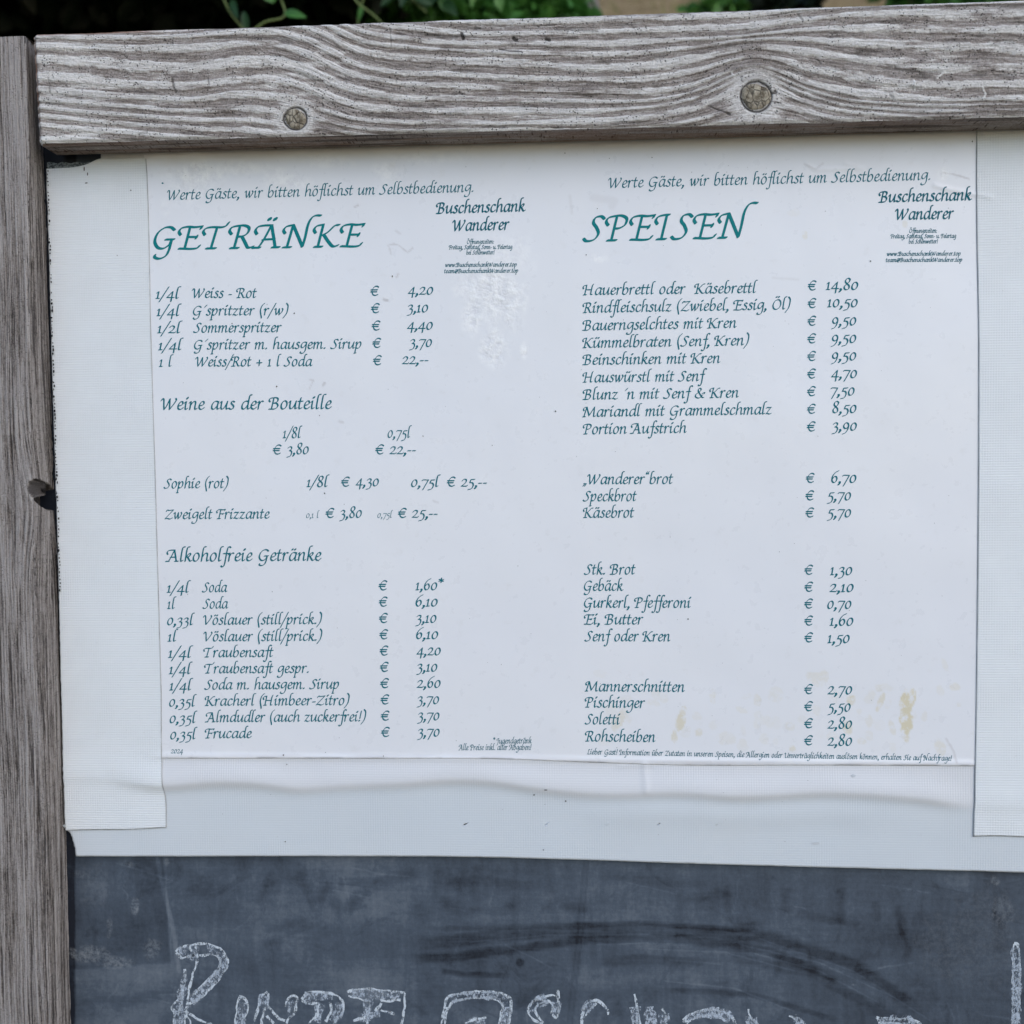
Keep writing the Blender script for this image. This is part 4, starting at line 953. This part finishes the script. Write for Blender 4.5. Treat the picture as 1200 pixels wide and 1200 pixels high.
chalk([[(304, 1166), (302, 1184), (298, 1200)], [(314, 1164), (315, 1179), (325, 1192), (334, 1196)], [(334, 1180), (337, 1172), (343, 1167), (348, 1171), (345, 1186), (336, 1199)], [(305, 1166), (313, 1163)], [(311, 1180), (306, 1200)], [(312, 1190), (322, 1203)]], [[(309, 1166), (309, 1182)], [(342, 1172), (340, 1190)]])
chalk([[(354, 1171), (362, 1164), (379, 1163), (396, 1167), (403, 1179), (399, 1190), (392, 1200)], [(354, 1172), (362, 1176), (372, 1175)], [(374, 1176), (371, 1190), (362, 1201)], [(386, 1174), (388, 1183), (381, 1197)], [(380, 1166), (382, 1170)]],
      [[(358, 1170), (372, 1168), (390, 1169)], [(396, 1174), (397, 1186), (390, 1198)], [(376, 1176), (370, 1198)]])
chalk([[(407, 1162), (427, 1159), (450, 1161), (474, 1163)], [(474, 1163), (474, 1180), (471, 1200)], [(408, 1167), (431, 1173)], [(434, 1172), (430, 1200)], [(446, 1173), (470, 1172)], [(447, 1176), (440, 1185)], [(414, 1196), (428, 1192)], [(446, 1184), (462, 1188)], [(448, 1162), (449, 1171)], [(459, 1162), (461, 1171)]],
      [[(412, 1164), (430, 1165), (450, 1167), (468, 1168)], [(432, 1170), (428, 1198)], [(418, 1194), (445, 1188)]])
chalk([[(517, 1200), (521, 1182), (525, 1169), (540, 1164), (562, 1162), (585, 1164), (598, 1171), (599, 1186), (596, 1200)], [(525, 1183), (532, 1174), (562, 1169), (583, 1173), (589, 1182), (585, 1200)], [(524, 1180), (521, 1200)], [(545, 1199), (558, 1194), (570, 1193)], [(555, 1163), (556, 1170)], [(571, 1163), (572, 1170)]],
      [[(528, 1172), (545, 1167), (565, 1166), (585, 1168), (594, 1176)], [(594, 1180), (591, 1200)], [(548, 1200), (568, 1197)]])
chalk([[(647, 1188), (651, 1192), (655, 1182), (652, 1168), (641, 1167), (626, 1173), (619, 1184), (626, 1196), (636, 1203)], [(653, 1160), (655, 1170)], [(646, 1188), (648, 1179), (642, 1173), (630, 1178), (627, 1186), (636, 1198)]], [[(640, 1170), (626, 1177), (623, 1186)], [(652, 1174), (651, 1188)]])
chalk([[(682, 1190), (686, 1179), (697, 1172), (706, 1176), (712, 1184)], [(685, 1192), (692, 1182), (699, 1176)], [(683, 1184), (682, 1200)], [(712, 1186), (713, 1190)]], [[(684, 1186), (690, 1179), (696, 1175)]])
chalk([[(744, 1165), (747, 1182), (746, 1200)], [(741, 1184), (742, 1200)], [(747, 1186), (750, 1200)], [(776, 1182), (780, 1190), (780, 1200)]], [[(745, 1180), (744, 1200)], [(761, 1180), (763, 1200)], [(778, 1188), (778, 1200)]])
chalk([[(801, 1196), (810, 1188), (825, 1184), (842, 1184), (855, 1190), (861, 1200)], [(806, 1198), (821, 1191), (842, 1190), (850, 1197)], [(841, 1180), (843, 1190)], [(801, 1196), (806, 1200)]], [[(806, 1194), (824, 1188), (845, 1188), (856, 1195)]])
chalk([[(877, 1182), (879, 1192), (887, 1200)], [(879, 1192), (876, 1200)]], [[(880, 1192), (881, 1200)]])
chalk([[(924, 1190), (934, 1193), (941, 1200)], [(930, 1192), (936, 1202)]], [[(930, 1192), (937, 1199)]])
chalk([[(1027, 1193), (1050, 1194), (1078, 1199)], [(1031, 1198), (1054, 1200), (1070, 1206)], [(1027, 1193), (1031, 1199)]], [[(1032, 1195), (1052, 1197), (1070, 1201)]])
chalk([[(1188, 1106), (1194, 1111), (1195, 1150), (1193, 1200)], [(1188, 1107), (1187, 1150), (1187, 1200)]], [[(1191, 1112), (1191, 1160), (1190, 1200)], [(1190, 1110), (1190.5, 1150), (1191, 1200)]])

# ------------------------------------------------------------------ plants and trees behind the board
def leaf_mesh(L, Wd, bend=.25):
    vs = []; fs = []; n = 5
    for i in range(n + 1):
        t_ = i / n; w = Wd * math.sin(math.pi * min(1, t_ * .92 + .06)) ** .8 * (1 - .25 * t_); z = -bend * L * t_ * t_
        vs += [(-w, t_ * L, z + w * .35), (0, t_ * L, z), (w, t_ * L, z + w * .35)]
    for i in range(n):
        a = i * 3; fs += [(a, a + 1, a + 4, a + 3), (a + 1, a + 2, a + 5, a + 4)]
    return np.array(vs), fs
def tube(path, r0, r1, n=6):
    path = np.array(path, float); V = []; Fc = []
    for i, p in enumerate(path):
        t_ = path[min(i + 1, len(path) - 1)] - path[max(i - 1, 0)]; t_ /= np.linalg.norm(t_) + 1e-9
        a = np.cross(t_, [0, 1, .1]); a /= np.linalg.norm(a) + 1e-9; b = np.cross(t_, a); r = r0 + (r1 - r0) * i / (len(path) - 1)
        for k in range(n): V.append(p + r * (a * math.cos(2 * math.pi * k / n) + b * math.sin(2 * math.pi * k / n)))
    for i in range(len(path) - 1):
        for k in range(n): Fc.append((i * n + k, i * n + (k + 1) % n, (i + 1) * n + (k + 1) % n, (i + 1) * n + k))
    return np.array(V), Fc
def rand_rot(n, up=.5):
    """random frames: leaf length axis, width axis, normal"""
    a = rng.normal(size=(n, 3)); a[:, 2] -= .4; a /= np.linalg.norm(a, axis=1)[:, None]
    nrm = rng.normal(size=(n, 3)); nrm[:, 2] += up; b = np.cross(a, nrm); b /= np.linalg.norm(b, axis=1)[:, None]; c = np.cross(b, a)
    return b, a, c
def leaf_cloud(name, centers, size, mat, parent=None, simple=True):
    n = len(centers); b, a, c = rand_rot(n); s = size * rng.uniform(.6, 1.25, n)[:, None]
    loc = np.array([(0, 0, 0), (.30, .38, .04), (.24, .75, .0), (0, 1, -.12), (-.24, .75, 0), (-.30, .38, .04), (0, .5, -.05)])
    V = (loc[None, :, 0, None] * b[:, None] + loc[None, :, 1, None] * a[:, None] + loc[None, :, 2, None] * c[:, None]) * s[:, None] + centers[:, None]
    f = np.array([(0, 1, 6), (1, 2, 6), (2, 3, 6), (3, 4, 6), (4, 5, 6), (5, 0, 6)])
    Fc = (f[None] + (np.arange(n) * 7)[:, None, None]).reshape(-1, 3)
    return mesh_obj(name, V.reshape(-1, 3), Fc, mat, parent)
def blob(n, c, r, hollow=.0):
    d_ = rng.normal(size=(n, 3)); d_ /= np.linalg.norm(d_, axis=1)[:, None]
    q = (hollow + (1 - hollow) * rng.random(n) ** (1 / 2.2))[:, None]
    return np.array(c) + d_ * q * np.array(r)

# dark evergreen hedge: fills the view over the left half, a thick overhang, added above the view to block sky, keeps its inside black
hx0, hx1 = P(-140, 20, 2.1)[0], P(640, 20, 2.1)[0]
hz = gz(np.array([-.8]), np.array([2.1]))[0]
hedge = empty('evergreen_hedge', ((hx0 + hx1) / 2, 2.1, float(hz)))
tag(hedge, 'dark evergreen hedge in deep shade above the left half of the top rail', 'hedge')
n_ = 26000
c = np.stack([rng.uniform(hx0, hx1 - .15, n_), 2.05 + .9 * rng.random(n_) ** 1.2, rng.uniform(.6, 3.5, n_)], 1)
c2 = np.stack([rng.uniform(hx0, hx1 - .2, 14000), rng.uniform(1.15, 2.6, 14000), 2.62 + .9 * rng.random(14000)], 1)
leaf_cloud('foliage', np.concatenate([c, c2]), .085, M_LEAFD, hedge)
for k in range(5):
    x = hx0 + (hx1 - hx0) * (k + .5) / 5; V, Fc = tube([(x, 2.35, .9), (x + .04, 2.3, 1.8), (x - .03, 2.25, 2.7), (x + .05, 2.3, 3.2)], .035, .015); mesh_obj('stem', V, Fc, M_BARK, hedge)

# leafy bush in the middle and its clumps
def bush(name, label, clumps, mat, size, base, group=None, dens=1.0):
    r = empty(name, base); tag(r, label, 'bush', group)
    allc = []
    for (px_, py_, Y, rx, rz, n) in clumps:
        p = P(px_, py_, Y); allc.append(blob(int(n * dens), p, (rx, rx * .8, rz)))
        V, Fc = tube([(base[0], base[1], base[2]), ((base[0] + p[0]) / 2 + .03, (base[1] + Y) / 2, (base[2] + p[2]) / 2), tuple(p)], .012, .005)
        mesh_obj('branch', V, Fc, M_BARK, r)
    leaf_cloud('foliage', np.concatenate(allc), size, mat, r); return r
bz = lambda x, y: float(gz(np.array([x]), np.array([y]))[0])
x_ = P(600, 20, 2.3)[0]
bush('leafy_bush', 'broad bright green leafy bush above the middle of the top rail', [(505, 10, 2.0, .16, .10, 420), (545, 24, 1.95, .12, .07, 260), (590, 6, 2.1, .20, .12, 620), (630, 22, 2.15, .13, .10, 420), (655, 0, 2.2, .10, .12, 300), (470, -15, 2.1, .14, .10, 260), (440, 14, 2.3, .08, .06, 60)], M_LEAF, .055, (x_, 2.35, bz(x_, 2.35)))
x_ = P(760, 20, 3.6)[0]
bush('leafy_bush', 'low green bush on the dry bank, left of the second knot', [(868, 9, 3.6, .13, .06, 420), (832, 14, 3.6, .09, .04, 220), (893, 12, 3.7, .07, .04, 160)], M_LEAF2, .06, (x_, 3.7, bz(x_, 3.7)))
x_ = P(960, 5, 3.0)[0]
bush('dark_shrub', 'small dark green sprig hanging over the dry bank behind the second knot', [(925, 4, 3.0, .09, .06, 70), (950, 6, 3.0, .05, .04, 36), (906, 0, 3.0, .06, .04, 36)], M_LEAFD, .07, (x_, 3.1, bz(x_, 3.1)))
x_ = P(1110, 0, 3.0)[0]
bush('dark_shrub', 'dark leafy shrub at the far right above the top rail', [(1095, -4, 3.0, .12, .06, 260), (1150, -12, 3.0, .16, .06, 260), (1060, -12, 3.0, .08, .05, 90)], M_LEAF, .06, (x_, 3.1, bz(x_, 3.1)))

# grey trunk of a young tree
p0 = P(692, 40, 2.7); gzz = bz(p0[0], 2.7)
tr_ = empty('young_tree', (p0[0] + .05, 2.7, gzz)); tag(tr_, 'slender grey tree trunk rising from the bank between the two green bushes', 'tree')
path = [(p0[0] + .05, 2.7, gzz - .05), (p0[0] + .03, 2.7, gzz + .4), tuple(P(694, 40, 2.7)), tuple(P(686, -20, 2.7)), tuple(P(676, -150, 2.75)), tuple(P(680, -330, 2.8))]
V, Fc = tube(catmull(np.array(path), 4), .044, .02, 10); mesh_obj('trunk', V, Fc, M_BARK, tr_, True)
pt = P(680, -330, 2.8); pc = []
for k in range(7):
    e = np.array(pt) + rng.normal(size=3) * (.5, .4, .25) + (0, 0, .35); V, Fc = tube([tuple(pt), tuple((np.array(pt) + e) / 2 + (0, 0, .05)), tuple(e)], .018, .005); mesh_obj('limb', V, Fc, M_BARK, tr_); pc.append(blob(350, e, (.35, .35, .25)))
leaf_cloud('crown', np.concatenate(pc), .07, M_LEAF, tr_)

# single twigs with leaves hanging into the dark gap
def twig(label, Y, path, leaves, r=.0022, mat=M_LEAF, smat=M_STEM):
    pts = [P(a, b, Y + dy) for a, b, dy in path]; root = empty('leafy_twig', tuple(pts[0]))
    tag(root, label, 'twig'); V, Fc = tube(catmull(np.array(pts), 4), r, r * .6); mesh_obj('stem', V, Fc, smat, root, True)
    for (a, b, dy, ang, L, w, tilt) in leaves:
        lv, lf = leaf_mesh(L, w)
        m = Matrix.Rotation(math.radians(ang), 4, 'Y') @ Matrix.Rotation(math.radians(90 + tilt), 4, 'X')
        mm = np.array(m)[:3, :3]; V = lv @ mm.T + P(a, b, Y + dy); mesh_obj('leaf', V, lf, mat, root, True)
twig('thin pale twig with a curled green leaf, second from the left over the rail', 1.0, [(292, 40, 0), (310, 26, 0), (334, 18, .01), (325, -10, .02), (318, -30, .02)], [(334, 15, 0, 112, .050, .009, 35), (322, 2, .01, -40, .05, .016, 30), (318, -8, .01, 60, .05, .016, 10)])
twig('dark narrow leaf on a drooping twig at the left end of the rail foliage', 1.1, [(255, -20, 0), (268, 12, 0), (285, 34, 0)], [(272, 0, 0, 158, .055, .008, 40), (286, 14, .02, 172, .045, .009, 10)], .0022, M_LEAFM)
twig('pale crossing twigs forking just left of the bright bush', 1.2, [(412, -6, 0), (422, 6, 0), (438, 18, 0), (450, 30, 0)], [(425, 6, 0, 200, .03, .006, 0)], .0026)
twig('bare upright side shoot beside the pale crossing twigs', 1.22, [(419, 32, 0), (420, 18, 0), (424, 4, 0), (432, -12, 0)], [(432, -8, 0, -20, .05, .015, 20)], .0018)
twig('round bright green leaf at the top centre, hanging right over the rail', 1.5, [(556, -30, 0), (552, -12, 0), (556, 2, 0)], [(584, -8, 0, 172, .040, .013, 12), (556, -10, .02, 190, .038, .009, 20)], .0022, M_LEAF2)
twig('cluster of dark green leaves on a shoot between the twigs and the bright bush', 1.4, [(470, -30, 0), (480, -5, 0), (500, 15, 0)], [(485, -6, 0, 120, .045, .013, 15), (498, 6, .03, 60, .04, .013, 25), (478, -14, 0, 200, .045, .012, 20), (520, 2, .05, 140, .05, .014, 30), (462, -6, .06, 230, .04, .010, 20)], .002, M_LEAFM)
p = P(489, 27, 1.0)
o = mesh_obj('seed_head', (np.array(blob(60, (0, 0, 0), (.009, .009, .004))) + p), [tuple(rng.integers(0, 60, 3)) for _ in range(90)], M_LEAF2); tag(o, 'tiny pale yellow seed head just above the rail, left of the bright bush', 'seed head')
# tufts of dry grass on the bank
n_ = 9000
gx_ = rng.uniform(-1.0, 5.5, n_); gy_ = rng.uniform(2.6, 6.4, n_); gzv = gz(gx_, gy_)
ll = rng.uniform(.05, .16, n_); an = rng.uniform(0, 6.28, n_); le = rng.uniform(.1, .6, n_)
b0 = np.stack([gx_, gy_, gzv - .01], 1); dx = np.stack([np.cos(an), np.sin(an), 0 * an], 1) * .004
tp = b0 + np.stack([np.cos(an + 1) * le * ll, np.sin(an + 1) * le * ll, ll], 1)
V = np.stack([b0 - dx, b0 + dx, tp], 1).reshape(-1, 3)
n = NT('dry_grass', .9, .1); n.set('Base Color', n.mix(n.rng(n.noise(n.coord(), 3, 4), .35, .65), (.46, .35, .19), (.24, .25, .09))); M_DRY = n.m
tag(mesh_obj('dry_grass', V, np.arange(n_ * 3).reshape(-1, 3), M_DRY), 'dry grass tufts on the brown bank behind the board', 'grass', kind='stuff')
